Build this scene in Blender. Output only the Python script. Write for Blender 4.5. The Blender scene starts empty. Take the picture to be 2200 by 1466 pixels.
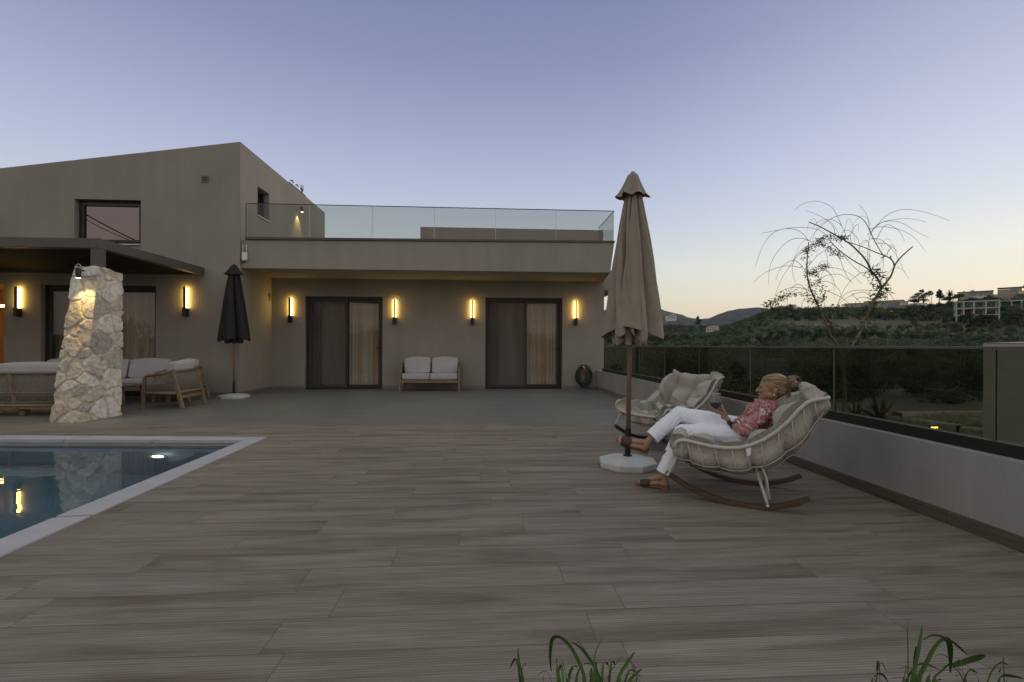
import bpy, bmesh, math, random
import numpy as np
from mathutils import Vector, Matrix, noise as mnoise
R = math.radians
rnd = random.Random(7)

# ---------------------------------------------------------------- camera, sky, sun, exposure
FOC, CAM_H, HOR = 1000.0, 1.1, 744.0
YAW, ROLL = R(3.43), R(0.2)
sc = bpy.context.scene
cam = bpy.data.cameras.new('camera'); cam_o = bpy.data.objects.new('camera', cam)
sc.collection.objects.link(cam_o); sc.camera = cam_o
cam.sensor_width = 36; cam.lens = FOC / 2200 * 36
cam.shift_y = (HOR - 733) / 2200
cam.clip_start = 0.05; cam.clip_end = 12000
cam_o.matrix_world = Matrix.Translation((0, 0, CAM_H)) @ Matrix.Rotation(-YAW, 4, 'Z') @ Matrix.Rotation(R(90), 4, 'X') @ Matrix.Rotation(ROLL, 4, 'Z')

def lin(r, g, b):
    f = lambda c: (c / 255 / 12.92) if c / 255 <= .04045 else ((c / 255 + .055) / 1.055) ** 2.4
    return (f(r), f(g), f(b), 1)

SUN_AZ, SUN_EL = R(75), R(4)          # azimuth clockwise from +Y
w = bpy.data.worlds.new('World'); sc.world = w; w.use_nodes = True
nt = w.node_tree; N = nt.nodes; L = nt.links
for n in list(N): N.remove(n)
out = N.new('ShaderNodeOutputWorld'); bg = N.new('ShaderNodeBackground')
L.new(bg.outputs[0], out.inputs[0]); bg.inputs[1].default_value = 1.0
tc = N.new('ShaderNodeTexCoord'); sep = N.new('ShaderNodeSeparateXYZ')
L.new(tc.outputs['Generated'], sep.inputs[0])
def ramp(stops):
    r = N.new('ShaderNodeValToRGB'); e = r.color_ramp.elements
    while len(e) < len(stops): e.new(.5)
    for k, (p, c) in enumerate(stops): e[k].position = p; e[k].color = lin(*c)
    L.new(sep.outputs['Z'], r.inputs[0]); return r
sn = lambda d: math.sin(R(d))
front = ramp([(0, (206, 184, 158)), (sn(2.5), (222, 204, 180)), (sn(5.5), (222, 214, 197)), (sn(9), (215, 218, 213)), (sn(13.5), (195, 203, 217)), (sn(19), (178, 185, 213)),
              (sn(25), (157, 165, 196)), (sn(31), (136, 145, 182)), (sn(37), (123, 133, 172)), (sn(48), (158, 164, 176)), (1, (182, 187, 182))])
back = ramp([(0, (150, 146, 140)), (sn(4), (176, 158, 150)), (sn(9), (214, 182, 174)), (sn(16), (206, 188, 190)), (sn(22), (208, 206, 202)), (sn(28), (206, 211, 206)), (sn(40), (192, 199, 196)), (1, (182, 187, 182))])
dot = N.new('ShaderNodeVectorMath'); dot.operation = 'DOT_PRODUCT'
L.new(tc.outputs['Generated'], dot.inputs[0]); az = R(28); dot.inputs[1].default_value = (math.sin(az), math.cos(az), 0)
mr = N.new('ShaderNodeMapRange'); mr.interpolation_type = 'SMOOTHSTEP'
L.new(dot.outputs['Value'], mr.inputs[0]); mr.inputs[1].default_value = -.6; mr.inputs[2].default_value = .25
mx = N.new('ShaderNodeMix'); mx.data_type = 'RGBA'
L.new(mr.outputs[0], mx.inputs[0]); L.new(back.outputs[0], mx.inputs[6]); L.new(front.outputs[0], mx.inputs[7])
# glow towards the place where the sun went down
dot2 = N.new('ShaderNodeVectorMath'); dot2.operation = 'DOT_PRODUCT'
L.new(tc.outputs['Generated'], dot2.inputs[0]); dot2.inputs[1].default_value = (math.sin(SUN_AZ), math.cos(SUN_AZ), .08)
mr2 = N.new('ShaderNodeMapRange'); mr2.interpolation_type = 'SMOOTHSTEP'
L.new(dot2.outputs['Value'], mr2.inputs[0]); mr2.inputs[1].default_value = .45; mr2.inputs[2].default_value = 1.0
gl = N.new('ShaderNodeMix'); gl.data_type = 'RGBA'; gl.blend_type = 'ADD'
L.new(mr2.outputs[0], gl.inputs[0]); L.new(mx.outputs[2], gl.inputs[6]); gl.inputs[7].default_value = (.12, .12, .10, 1)
nish = N.new('ShaderNodeTexSky'); nish.sky_type = 'NISHITA'; nish.sun_disc = False
nish.sun_elevation = SUN_EL; nish.sun_rotation = SUN_AZ
ns = N.new('ShaderNodeMix'); ns.data_type = 'RGBA'; ns.blend_type = 'ADD'; ns.inputs[0].default_value = .02
L.new(gl.outputs[2], ns.inputs[6]); L.new(nish.outputs[0], ns.inputs[7])
L.new(ns.outputs[2], bg.inputs[0])
sun = bpy.data.lights.new('sun', 'SUN'); sun.energy = .42; sun.angle = R(50); sun.color = (1, .80, .52)
so = bpy.data.objects.new('sun', sun); sc.collection.objects.link(so)
sd = Vector((math.sin(SUN_AZ) * math.cos(R(14)), math.cos(SUN_AZ) * math.cos(R(14)), math.sin(R(14))))
so.rotation_euler = sd.to_track_quat('Z', 'Y').to_euler(); so.location = (30, 10, 20)
sc.view_settings.view_transform = 'Standard'; sc.view_settings.look = 'None'
sc.view_settings.exposure = 0; sc.view_settings.gamma = 1
sc.cycles.max_bounces = 10; sc.cycles.transparent_max_bounces = 24

# ---------------------------------------------------------------- measuring helpers (sight lines to real planes)
_fw = (math.sin(YAW), math.cos(YAW)); _rt = (math.cos(YAW), -math.sin(YAW))
def ray(u, v):
    a = (u - 1100) / FOC; b = (HOR - v) / FOC; c, s = math.cos(ROLL), math.sin(ROLL)
    a, b = a * c - b * s, a * s + b * c
    return Vector((_fw[0] + a * _rt[0], _fw[1] + a * _rt[1], b))
def G(u, v, z=0.0): r = ray(u, v); return Vector((0, 0, CAM_H)) + r * ((z - CAM_H) / r.z)
def PY(u, v, Y): r = ray(u, v); return Vector((0, 0, CAM_H)) + r * (Y / r.y)
def PX(u, v, X): r = ray(u, v); return Vector((0, 0, CAM_H)) + r * (X / r.x)
def AT(u, v, D): return Vector((0, 0, CAM_H)) + ray(u, v) * D

# ---------------------------------------------------------------- object helpers
col = sc.collection
def tag(o, label=None, cat=None, group=None, kind=None):
    if label: o['label'] = label
    if cat: o['category'] = cat
    if group: o['group'] = group
    if kind: o['kind'] = kind
    return o
def thing(name, label, cat, loc=(0, 0, 0), rot=(0, 0, 0), group=None):
    o = bpy.data.objects.new(name, None); col.objects.link(o); o.location = loc; o.rotation_euler = rot
    o.empty_display_size = .1
    return tag(o, label, cat, group)
def copy_tree(o, parent=None):
    c = o.copy(); col.objects.link(c)
    if parent: c.parent = parent
    for ch in list(o.children): copy_tree(ch, c)
    return c

class MB:
    def __init__(s): s.v = []; s.f = []
    def add(s, vs, fs):
        n = len(s.v); s.v += [tuple(x) for x in vs]; s.f += [tuple(i + n for i in f) for f in fs]; return s
    def hexa(s, p):      # 8 corners: bottom 4 ccw, top 4 ccw
        return s.add(p, [(3, 2, 1, 0), (4, 5, 6, 7), (0, 1, 5, 4), (1, 2, 6, 5), (2, 3, 7, 6), (3, 0, 4, 7)])
    def box(s, x0, x1, y0, y1, z0, z1):
        return s.hexa([(x0, y0, z0), (x1, y0, z0), (x1, y1, z0), (x0, y1, z0), (x0, y0, z1), (x1, y0, z1), (x1, y1, z1), (x0, y1, z1)])
    def bar(s, a, b, wx, wy, up=(0, 0, 1)):     # rectangular bar between two points
        a, b = Vector(a), Vector(b); d = (b - a).normalized(); u = Vector(up)
        if abs(d.dot(u)) > .98: u = Vector((0, 1, 0))
        x = d.cross(u).normalized(); y = x.cross(d)
        x *= wx / 2; y *= wy / 2
        return s.hexa([a - x - y, a - x + y, a + x + y, a + x - y, b - x - y, b - x + y, b + x + y, b + x - y])
    def tube(s, pts, r, n=8, closed=False, flat=1.0):
        pts = [Vector(p) for p in pts]; m = len(pts); rs = r if isinstance(r, (list, tuple)) else [r] * m
        ref = None; vs = []
        for i, p in enumerate(pts):
            a = pts[i - 1] if (i or closed) else p; b = pts[(i + 1) % m] if (i < m - 1 or closed) else p
            d = (b - a).normalized() if (b - a).length > 1e-9 else Vector((0, 0, 1))
            if ref is None: ref = Vector((0, 0, 1)) if abs(d.z) < .9 else Vector((1, 0, 0))
            x = d.cross(ref)
            if x.length < 1e-6: x = d.orthogonal()
            x.normalize(); y = x.cross(d).normalized(); ref = y
            for k in range(n):
                t = 2 * math.pi * k / n; vs.append(p + x * math.cos(t) * rs[i] + y * math.sin(t) * rs[i] * flat)
        fs = []
        for i in range(m if closed else m - 1):
            j = (i + 1) % m
            for k in range(n): fs.append((i * n + k, i * n + (k + 1) % n, j * n + (k + 1) % n, j * n + k))
        if not closed: fs += [tuple(reversed(range(n))), tuple((m - 1) * n + k for k in range(n))]
        return s.add(vs, fs)
    def grid(s, fn, nu, nv, cu=False, cv=False):
        vs = [fn(i / (nu if cu else nu - 1), j / (nv if cv else nv - 1)) for i in range(nu) for j in range(nv)]
        fs = []
        for i in range(nu if cu else nu - 1):
            for j in range(nv if cv else nv - 1):
                fs.append((i * nv + j, ((i + 1) % nu) * nv + j, ((i + 1) % nu) * nv + (j + 1) % nv, i * nv + (j + 1) % nv))
        return s.add(vs, fs)
    def lathe(s, prof, n=24, c=(0, 0, 0)):
        vs = []; fs = []
        for (r, z) in prof:
            for k in range(n):
                t = 2 * math.pi * k / n; vs.append((c[0] + r * math.cos(t), c[1] + r * math.sin(t), c[2] + z))
        for i in range(len(prof) - 1):
            for k in range(n): fs.append((i * n + k, i * n + (k + 1) % n, (i + 1) * n + (k + 1) % n, (i + 1) * n + k))
        return s.add(vs, fs)
    def prism(s, poly, z0, z1):
        n = len(poly); vs = [(p[0], p[1], z0) for p in poly] + [(p[0], p[1], z1) for p in poly]
        return s.add(vs, [tuple(reversed(range(n))), tuple(range(n, 2 * n))] + [(k, (k + 1) % n, n + (k + 1) % n, n + k) for k in range(n)])
    def ball(s, c, r, n=10):
        rx, ry, rz = r if isinstance(r, (tuple, list)) else (r, r, r)
        return s.grid(lambda a, b: (c[0] + rx * math.sin(math.pi * a) * math.cos(2 * math.pi * b), c[1] + ry * math.sin(math.pi * a) * math.sin(2 * math.pi * b), c[2] + rz * math.cos(math.pi * a)), n, n, cv=True)
    def build(s, name, mat, parent=None, smooth=False, bevel=0, seg=2):
        me = bpy.data.meshes.new(name); me.from_pydata(s.v, [], s.f); me.validate(); me.update()
        if mat: me.materials.append(mat)
        o = bpy.data.objects.new(name, me); col.objects.link(o)
        if parent: o.parent = parent
        if smooth:
            me.polygons.foreach_set('use_smooth', [True] * len(me.polygons))
            if smooth == 'auto':
                try: me.set_sharp_from_angle(angle=R(35))
                except Exception: pass
        if bevel:
            m = o.modifiers.new('bevel', 'BEVEL'); m.width = bevel; m.segments = seg; m.limit_method = 'ANGLE'; m.angle_limit = R(40)
        return o

# ---------------------------------------------------------------- materials
def mat(name, colr=(.5, .5, .5), rough=.6, metal=0, spec=.5, var=0, vscale=5, bump=0, bscale=50, coords='Object', emit=None, estr=0, stretch=None, col2=None, detail=4):
    m = bpy.data.materials.new(name); m.use_nodes = True; t = m.node_tree; b = t.nodes['Principled BSDF']
    b.inputs['Base Color'].default_value = (*colr[:3], 1); b.inputs['Roughness'].default_value = rough
    b.inputs['Metallic'].default_value = metal; b.inputs['Specular IOR Level'].default_value = spec
    if emit: b.inputs['Emission Color'].default_value = (*emit[:3], 1); b.inputs['Emission Strength'].default_value = estr
    if var or bump:
        tcn = t.nodes.new('ShaderNodeTexCoord'); src = tcn.outputs[coords]
        if stretch:
            mp = t.nodes.new('ShaderNodeMapping'); mp.inputs['Scale'].default_value = stretch; t.links.new(src, mp.inputs[0]); src = mp.outputs[0]
    if var:
        nz = t.nodes.new('ShaderNodeTexNoise'); nz.inputs['Scale'].default_value = vscale; nz.inputs['Detail'].default_value = detail; t.links.new(src, nz.inputs[0])
        r = t.nodes.new('ShaderNodeValToRGB'); t.links.new(nz.outputs[0], r.inputs[0])
        c2 = col2 or tuple(min(1, c * (1 + var)) for c in colr[:3]); c1 = tuple(c * (1 - var) for c in colr[:3]) if not col2 else colr[:3]
        r.color_ramp.elements[0].position = .32; r.color_ramp.elements[0].color = (*c1, 1)
        r.color_ramp.elements[1].position = .68; r.color_ramp.elements[1].color = (*c2, 1)
        t.links.new(r.outputs[0], b.inputs['Base Color'])
    if bump:
        n2 = t.nodes.new('ShaderNodeTexNoise'); n2.inputs['Scale'].default_value = bscale; n2.inputs['Detail'].default_value = 5; t.links.new(src, n2.inputs[0])
        bp = t.nodes.new('ShaderNodeBump'); bp.inputs['Strength'].default_value = bump; bp.inputs['Distance'].default_value = .01
        t.links.new(n2.outputs[0], bp.inputs['Height']); t.links.new(bp.outputs[0], b.inputs['Normal'])
    return m
def emis(name, c, s):
    m = bpy.data.materials.new(name); m.use_nodes = True; t = m.node_tree; t.nodes.clear()
    e = t.nodes.new('ShaderNodeEmission'); o = t.nodes.new('ShaderNodeOutputMaterial')
    e.inputs[0].default_value = (*c, 1); e.inputs[1].default_value = s; t.links.new(e.outputs[0], o.inputs[0]); return m
def pane_mat(name, tint, refl=1.0, ior=1.5, rough=0.0):
    m = bpy.data.materials.new(name); m.use_nodes = True; t = m.node_tree; t.nodes.clear()
    o = t.nodes.new('ShaderNodeOutputMaterial'); mixs = t.nodes.new('ShaderNodeMixShader')
    tr = t.nodes.new('ShaderNodeBsdfTransparent'); tr.inputs[0].default_value = (*tint, 1)
    g = t.nodes.new('ShaderNodeBsdfGlossy'); g.inputs['Roughness'].default_value = rough; g.inputs[0].default_value = (refl, refl, refl, 1)
    f = t.nodes.new('ShaderNodeFresnel'); f.inputs[0].default_value = ior
    ge = t.nodes.new('ShaderNodeNewGeometry'); sb_ = t.nodes.new('ShaderNodeMath'); sb_.operation = 'SUBTRACT'; sb_.inputs[0].default_value = 1; t.links.new(ge.outputs['Backfacing'], sb_.inputs[1])
    ml = t.nodes.new('ShaderNodeMath'); ml.operation = 'MULTIPLY'; t.links.new(f.outputs[0], ml.inputs[0]); t.links.new(sb_.outputs[0], ml.inputs[1])
    t.links.new(ml.outputs[0], mixs.inputs[0]); t.links.new(tr.outputs[0], mixs.inputs[1]); t.links.new(g.outputs[0], mixs.inputs[2]); t.links.new(mixs.outputs[0], o.inputs[0])
    return m
M = {}
M['stucco'] = mat('stucco', (.328, .306, .262), .9, spec=.2, var=.06, vscale=.9, bump=.35, bscale=120, coords='Object')
M['stucco_white'] = mat('stucco_low_wall', (.33, .32, .315), .9, spec=.2, var=.06, vscale=2, bump=.5, bscale=110)
def streaks(m, amt=.06):
    t = m.node_tree; b = t.nodes['Principled BSDF']; src = b.inputs['Base Color'].links[0].from_socket
    c = t.nodes.new('ShaderNodeTexCoord'); mp = t.nodes.new('ShaderNodeMapping'); mp.inputs['Scale'].default_value = (3.2, 3.2, .22); t.links.new(c.outputs['Object'], mp.inputs[0])
    n = t.nodes.new('ShaderNodeTexNoise'); n.inputs['Scale'].default_value = 1.6; n.inputs['Detail'].default_value = 7; n.inputs['Roughness'].default_value = .65; t.links.new(mp.outputs[0], n.inputs[0])
    r = t.nodes.new('ShaderNodeMapRange'); t.links.new(n.outputs[0], r.inputs[0]); r.inputs[1].default_value = .3; r.inputs[2].default_value = .7; r.inputs[3].default_value = 1 - amt; r.inputs[4].default_value = 1 + amt
    v = t.nodes.new('ShaderNodeVectorMath'); v.operation = 'SCALE'; t.links.new(src, v.inputs[0]); t.links.new(r.outputs[0], v.inputs[3]); t.links.new(v.outputs[0], b.inputs['Base Color'])
streaks(M['stucco'], .05); streaks(M['stucco_white'], .07)
M['metal'] = mat('anthracite_metal', (.040, .037, .034), .45, metal=.2, var=.12, vscale=3)
M['perg'] = mat('pergola_metal', (.098, .09, .078), .5, metal=.1, var=.1, vscale=2)
M['bronze'] = mat('bronze_channel', (.035, .03, .026), .4, metal=.3)
M['black'] = mat('black_metal', (.012, .012, .012), .4)
M['white'] = mat('white_plastic', (.75, .75, .75), .4, var=.04, vscale=8)
M['base'] = mat('umbrella_base', (.52, .52, .50), .55, var=.10, vscale=6, bump=.1, bscale=60)
M['teak'] = mat('teak', (.24, .165, .095), .55, var=.28, vscale=9, stretch=(1, 1, 6), bump=.15, bscale=40)
M['pole'] = mat('pole_wood', (.34, .20, .085), .45, var=.25, vscale=14, stretch=(6, 6, .6))
M['pole2'] = mat('pole_wood_weathered', (.22, .155, .095), .5, var=.3, vscale=14, stretch=(6, 6, .6))
M['rope'] = mat('rope', (.25, .215, .165), .9, var=.2, vscale=60)
M['cushion'] = mat('cushion_fabric', (.50, .48, .50), .95, spec=.1, var=.05, vscale=4, bump=.25, bscale=220)
M['pad'] = mat('linen_pad', (.46, .43, .38), .95, spec=.1, var=.12, vscale=70, bump=.5, bscale=260)
M['tube'] = mat('cream_tube', (.50, .49, .46), .35, var=.05, vscale=10)
M['rocker'] = mat('rocker_wood', (.085, .052, .03), .45, var=.3, vscale=8, stretch=(.8, 8, 8))
M['canopy'] = mat('taupe_canopy', (.31, .262, .215), .9, spec=.1, var=.08, vscale=5, bump=.3, bscale=160)
M['canopy_dark'] = mat('charcoal_canopy', (.040, .037, .038), .9, spec=.1, var=.1, vscale=5, bump=.25, bscale=160)
M['coping'] = mat('coping_stone', (.44, .42, .44), .75, var=.06, vscale=5, bump=.15, bscale=50)
M['pool'] = mat('pool_lining', (.22, .295, .34), .6, var=.12, vscale=2.5)
M['poolrim'] = mat('pool_rim_tile', (.38, .38, .33), .6, var=.1, vscale=4)
M['stonewall'] = mat('rubble', (.33, .28, .20), .9, var=.35, vscale=5, bump=.9, bscale=12)
M['soil'] = mat('soil', (.05, .038, .027), .95, var=.4, vscale=20, bump=.8, bscale=30)
M['glass_up'] = pane_mat('balcony_glass', (.765, .785, .755))
M['glass_rail'] = pane_mat('parapet_glass', (.53, .55, .50), refl=.8)
M['window'] = pane_mat('window_glass', (.86, .85, .82), refl=1.0, ior=1.75)
M['window_dark'] = pane_mat('window_glass_mirror', (.25, .22, .22), refl=.68, ior=3.2)
M['interior'] = mat('interior_wall', (.30, .24, .17), .8)
M['lawn'] = mat('lawn', (.035, .06, .018), .9, var=.4, vscale=6, bump=.8, bscale=60)
M['concrete'] = mat('raw_concrete', (.44, .43, .41), .9, var=.12, vscale=2)
M['housewall'] = mat('house_render', (.36, .31, .25), .9, var=.08, vscale=1)
M['housewhite'] = mat('house_white', (.62, .60, .55), .85)
M['roofdark'] = mat('roof_dark', (.16, .13, .10), .9)
M['winblue'] = mat('far_window', (.18, .22, .28), .25)
M['hose'] = mat('hose_green', (.018, .045, .034), .4)
M['orange'] = mat('nozzle_orange', (.55, .12, .03), .5)
LED = emis('led_strip', (1.0, .60, .13), 17)
LEDW = emis('spot_bulb', (1.0, .80, .42), 40)
POOLLED = emis('pool_led', (1, 1, .82), 4.5)

def floor_mat(name, plank=True):
    m = bpy.data.materials.new(name); m.use_nodes = True; t = m.node_tree; b = t.nodes['Principled BSDF']; nd = t.nodes; lk = t.links
    g = nd.new('ShaderNodeTexCoord'); 
    br = nd.new('ShaderNodeTexBrick'); lk.new(g.outputs['Object'], br.inputs[0])
    # every row of planks starts at its own random offset
    sx = nd.new('ShaderNodeSeparateXYZ'); lk.new(g.outputs['Object'], sx.inputs[0]); rh = .2135 if plank else .61
    dv = nd.new('ShaderNodeMath'); dv.operation = 'DIVIDE'; lk.new(sx.outputs['Y'], dv.inputs[0]); dv.inputs[1].default_value = rh
    fl = nd.new('ShaderNodeMath'); fl.operation = 'FLOOR'; lk.new(dv.outputs[0], fl.inputs[0])
    wn_ = nd.new('ShaderNodeTexWhiteNoise'); wn_.noise_dimensions = '1D'; lk.new(fl.outputs[0], wn_.inputs['W'])
    cb = nd.new('ShaderNodeMath'); cb.operation = 'MULTIPLY_ADD'; lk.new(wn_.outputs['Value'], cb.inputs[0]); cb.inputs[1].default_value = 1.22; lk.new(sx.outputs['X'], cb.inputs[2])
    cx = nd.new('ShaderNodeCombineXYZ'); lk.new(cb.outputs[0], cx.inputs[0]); lk.new(sx.outputs['Y'], cx.inputs[1]); lk.new(cx.outputs[0], br.inputs[0])
    br.inputs['Scale'].default_value = 1; br.offset = 0; br.squash = 1
    br.inputs['Brick Width'].default_value = 1.22 if plank else 1.22
    br.inputs['Row Height'].default_value = .2135 if plank else .61
    br.inputs['Mortar Size'].default_value = .0016; br.inputs['Mortar Smooth'].default_value = .3
    br.inputs['Color1'].default_value = (0, 0, 0, 1); br.inputs['Color2'].default_value = (1, 1, 1, 1); br.inputs['Mortar'].default_value = (.5, .5, .5, 1)
    # offset grain per plank
    off = nd.new('ShaderNodeVectorMath'); off.operation = 'MULTIPLY_ADD'; lk.new(br.outputs['Color'], off.inputs[0]); off.inputs[1].default_value = (17, 9, 5); lk.new(g.outputs['Object'], off.inputs[2])
    mp = nd.new('ShaderNodeMapping'); mp.inputs['Scale'].default_value = (.9, 9, 1); lk.new(off.outputs[0], mp.inputs[0])
    n1 = nd.new('ShaderNodeTexNoise'); n1.inputs['Scale'].default_value = 1.2; n1.inputs['Detail'].default_value = 6; n1.inputs['Distortion'].default_value = .6; lk.new(mp.outputs[0], n1.inputs[0])
    mp2 = nd.new('ShaderNodeMapping'); mp2.inputs['Scale'].default_value = (2.0, 42, 1); lk.new(off.outputs[0], mp2.inputs[0])
    n2 = nd.new('ShaderNodeTexNoise'); n2.inputs['Scale'].default_value = 2.2; n2.inputs['Detail'].default_value = 6; n2.inputs['Distortion'].default_value = .4; lk.new(mp2.outputs[0], n2.inputs[0])
    r1 = nd.new('ShaderNodeValToRGB'); lk.new(n1.outputs[0], r1.inputs[0])
    e = r1.color_ramp.elements
    if plank:
        e[0].position = .26; e[0].color = (.145, .110, .082, 1); e[1].position = .68; e[1].color = (.300, .252, .210, 1)
        x = e.new(.44); x.color = (.222, .180, .143, 1); x = e.new(.54); x.color = (.265, .220, .180, 1)
    else:
        e[0].position = .3; e[0].color = (.168, .163, .155, 1); e[1].position = .7; e[1].color = (.215, .21, .20, 1)
    mixa = nd.new('ShaderNodeMix'); mixa.data_type = 'RGBA'; mixa.blend_type = 'MULTIPLY'; mixa.inputs[0].default_value = .55 if plank else .3
    r2 = nd.new('ShaderNodeValToRGB'); lk.new(n2.outputs[0], r2.inputs[0]); r2.color_ramp.elements[0].position = .3; r2.color_ramp.elements[0].color = (.62, .60, .58, 1); r2.color_ramp.elements[1].position = .7; r2.color_ramp.elements[1].color = (1.12, 1.12, 1.12, 1)
    lk.new(r1.outputs[0], mixa.inputs[6]); lk.new(r2.outputs[0], mixa.inputs[7])
    # plank tone
    tone = nd.new('ShaderNodeMapRange'); lk.new(br.outputs['Color'], tone.inputs[0]); tone.inputs[3].default_value = .93 if plank else .96; tone.inputs[4].default_value = 1.07 if plank else 1.04
    mt = nd.new('ShaderNodeVectorMath'); mt.operation = 'SCALE'; lk.new(mixa.outputs[2], mt.inputs[0]); lk.new(tone.outputs[0], mt.inputs[3])
    # large wear patches
    nl = nd.new('ShaderNodeTexNoise'); nl.inputs['Scale'].default_value = .7; nl.inputs['Detail'].default_value = 7; nl.inputs['Roughness'].default_value = .65; lk.new(g.outputs['Object'], nl.inputs[0])
    tl = nd.new('ShaderNodeMapRange'); lk.new(nl.outputs[0], tl.inputs[0]); tl.inputs[1].default_value = .3; tl.inputs[2].default_value = .7; tl.inputs[3].default_value = .9; tl.inputs[4].default_value = 1.08
    mt2 = nd.new('ShaderNodeVectorMath'); mt2.operation = 'SCALE'; lk.new(mt.outputs[0], mt2.inputs[0]); lk.new(tl.outputs[0], mt2.inputs[3])
    # groove shading painted into the colour, since the relief alone shows faintly in soft light
    wv = nd.new('ShaderNodeTexWave'); wv.wave_type = 'BANDS'; wv.bands_direction = 'Y'; wv.inputs['Scale'].default_value = 24 if plank else 8; wv.inputs['Distortion'].default_value = .6; wv.inputs['Detail'].default_value = 2
    wmp = nd.new('ShaderNodeMapping'); wmp.inputs['Scale'].default_value = (.12, 1, 1); lk.new(off.outputs[0], wmp.inputs[0]); lk.new(wmp.outputs[0], wv.inputs[0])
    gv = nd.new('ShaderNodeMapRange'); lk.new(wv.outputs['Fac'], gv.inputs[0]); gv.inputs[3].default_value = .90 if plank else .97; gv.inputs[4].default_value = 1.10 if plank else 1.02
    # scattered specks and knots
    vk = nd.new('ShaderNodeTexVoronoi'); vk.inputs['Scale'].default_value = 1.9; vmp = nd.new('ShaderNodeMapping'); vmp.inputs['Scale'].default_value = (.8, 2.4, 1); lk.new(off.outputs[0], vmp.inputs[0]); lk.new(vmp.outputs[0], vk.inputs[0])
    kr = nd.new('ShaderNodeMapRange'); lk.new(vk.outputs['Distance'], kr.inputs[0]); kr.inputs[1].default_value = .02; kr.inputs[2].default_value = .16; kr.inputs[3].default_value = .84 if plank else 1; kr.inputs[4].default_value = 1; kr.interpolation_type = 'SMOOTHSTEP'
    km = nd.new('ShaderNodeMath'); km.operation = 'MULTIPLY'; lk.new(gv.outputs[0], km.inputs[0]); lk.new(kr.outputs[0], km.inputs[1])
    mt3 = nd.new('ShaderNodeVectorMath'); mt3.operation = 'SCALE'; lk.new(mt2.outputs[0], mt3.inputs[0]); lk.new(km.outputs[0], mt3.inputs[3])
    # grout
    gm = nd.new('ShaderNodeMix'); gm.data_type = 'RGBA'; lk.new(br.outputs['Fac'], gm.inputs[0]); lk.new(mt3.outputs[0], gm.inputs[6]); gm.inputs[7].default_value = (.10, .09, .08, 1) if plank else (.13, .125, .12, 1)
    lk.new(gm.outputs[2], b.inputs['Base Color'])
    b.inputs['Roughness'].default_value = .62 if plank else .5; b.inputs['Specular IOR Level'].default_value = .35 if plank else .5
    # fine non-slip grooves + grain relief
    ad = nd.new('ShaderNodeMath'); ad.operation = 'MULTIPLY_ADD'; lk.new(n2.outputs[0], ad.inputs[0]); ad.inputs[1].default_value = 1.2; lk.new(wv.outputs['Fac'], ad.inputs[2])
    sb = nd.new('ShaderNodeMath'); sb.operation = 'MULTIPLY_ADD'; lk.new(br.outputs['Fac'], sb.inputs[0]); sb.inputs[1].default_value = -2.5; lk.new(ad.outputs[0], sb.inputs[2])
    bp = nd.new('ShaderNodeBump'); bp.inputs['Strength'].default_value = .55 if plank else .12; bp.inputs['Distance'].default_value = .003
    lk.new(sb.outputs[0], bp.inputs['Height']); lk.new(bp.outputs[0], b.inputs['Normal'])
    return m
M['plank'] = floor_mat('oak_look_plank_tile'); M['tile'] = floor_mat('grey_porcelain_tile', False)

def stone_mat():
    m = bpy.data.materials.new('fieldstone'); m.use_nodes = True; t = m.node_tree; b = t.nodes['Principled BSDF']; nd = t.nodes; lk = t.links
    g = nd.new('ShaderNodeTexCoord'); at_ = nd.new('ShaderNodeAttribute'); at_.attribute_name = 'stonecol'
    n3 = nd.new('ShaderNodeTexNoise'); n3.inputs['Scale'].default_value = 14; n3.inputs['Detail'].default_value = 9; n3.inputs['Roughness'].default_value = .75; lk.new(g.outputs['Object'], n3.inputs[0])
    r3 = nd.new('ShaderNodeValToRGB'); lk.new(n3.outputs[0], r3.inputs[0]); r3.color_ramp.elements[0].position = .34; r3.color_ramp.elements[0].color = (.48, .44, .38, 1); r3.color_ramp.elements[1].position = .58; r3.color_ramp.elements[1].color = (1.08, 1.06, 1.04, 1)
    mm = nd.new('ShaderNodeMix'); mm.data_type = 'RGBA'; mm.blend_type = 'MULTIPLY'; mm.inputs[0].default_value = .85; lk.new(at_.outputs['Color'], mm.inputs[6]); lk.new(r3.outputs[0], mm.inputs[7])
    lk.new(mm.outputs[2], b.inputs['Base Color']); b.inputs['Roughness'].default_value = .92
    bp = nd.new('ShaderNodeBump'); bp.inputs['Strength'].default_value = .8; bp.inputs['Distance'].default_value = .012; lk.new(n3.outputs[0], bp.inputs['Height']); lk.new(bp.outputs[0], b.inputs['Normal'])
    return m
M['stone'] = stone_mat()

def water_mat():
    m = bpy.data.materials.new('pool_water'); m.use_nodes = True; t = m.node_tree; t.nodes.clear(); nd = t.nodes; lk = t.links
    o = nd.new('ShaderNodeOutputMaterial'); g = nd.new('ShaderNodeBsdfGlass'); g.inputs['IOR'].default_value = 1.333; g.inputs['Roughness'].default_value = 0; g.inputs[0].default_value = (.86, .94, 1, 1)
    lk.new(g.outputs[0], o.inputs[0]); c = nd.new('ShaderNodeTexCoord'); mp = nd.new('ShaderNodeMapping'); mp.inputs['Scale'].default_value = (1, 1.6, 1); lk.new(c.outputs['Object'], mp.inputs[0])
    n = nd.new('ShaderNodeTexNoise'); n.inputs['Scale'].default_value = 3.2; n.inputs['Detail'].default_value = 3; lk.new(mp.outputs[0], n.inputs[0])
    bp = nd.new('ShaderNodeBump'); bp.inputs['Strength'].default_value = .12; bp.inputs['Distance'].default_value = .01; lk.new(n.outputs[0], bp.inputs['Height']); lk.new(bp.outputs[0], g.inputs['Normal'])
    return m
M['water'] = water_mat()
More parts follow.
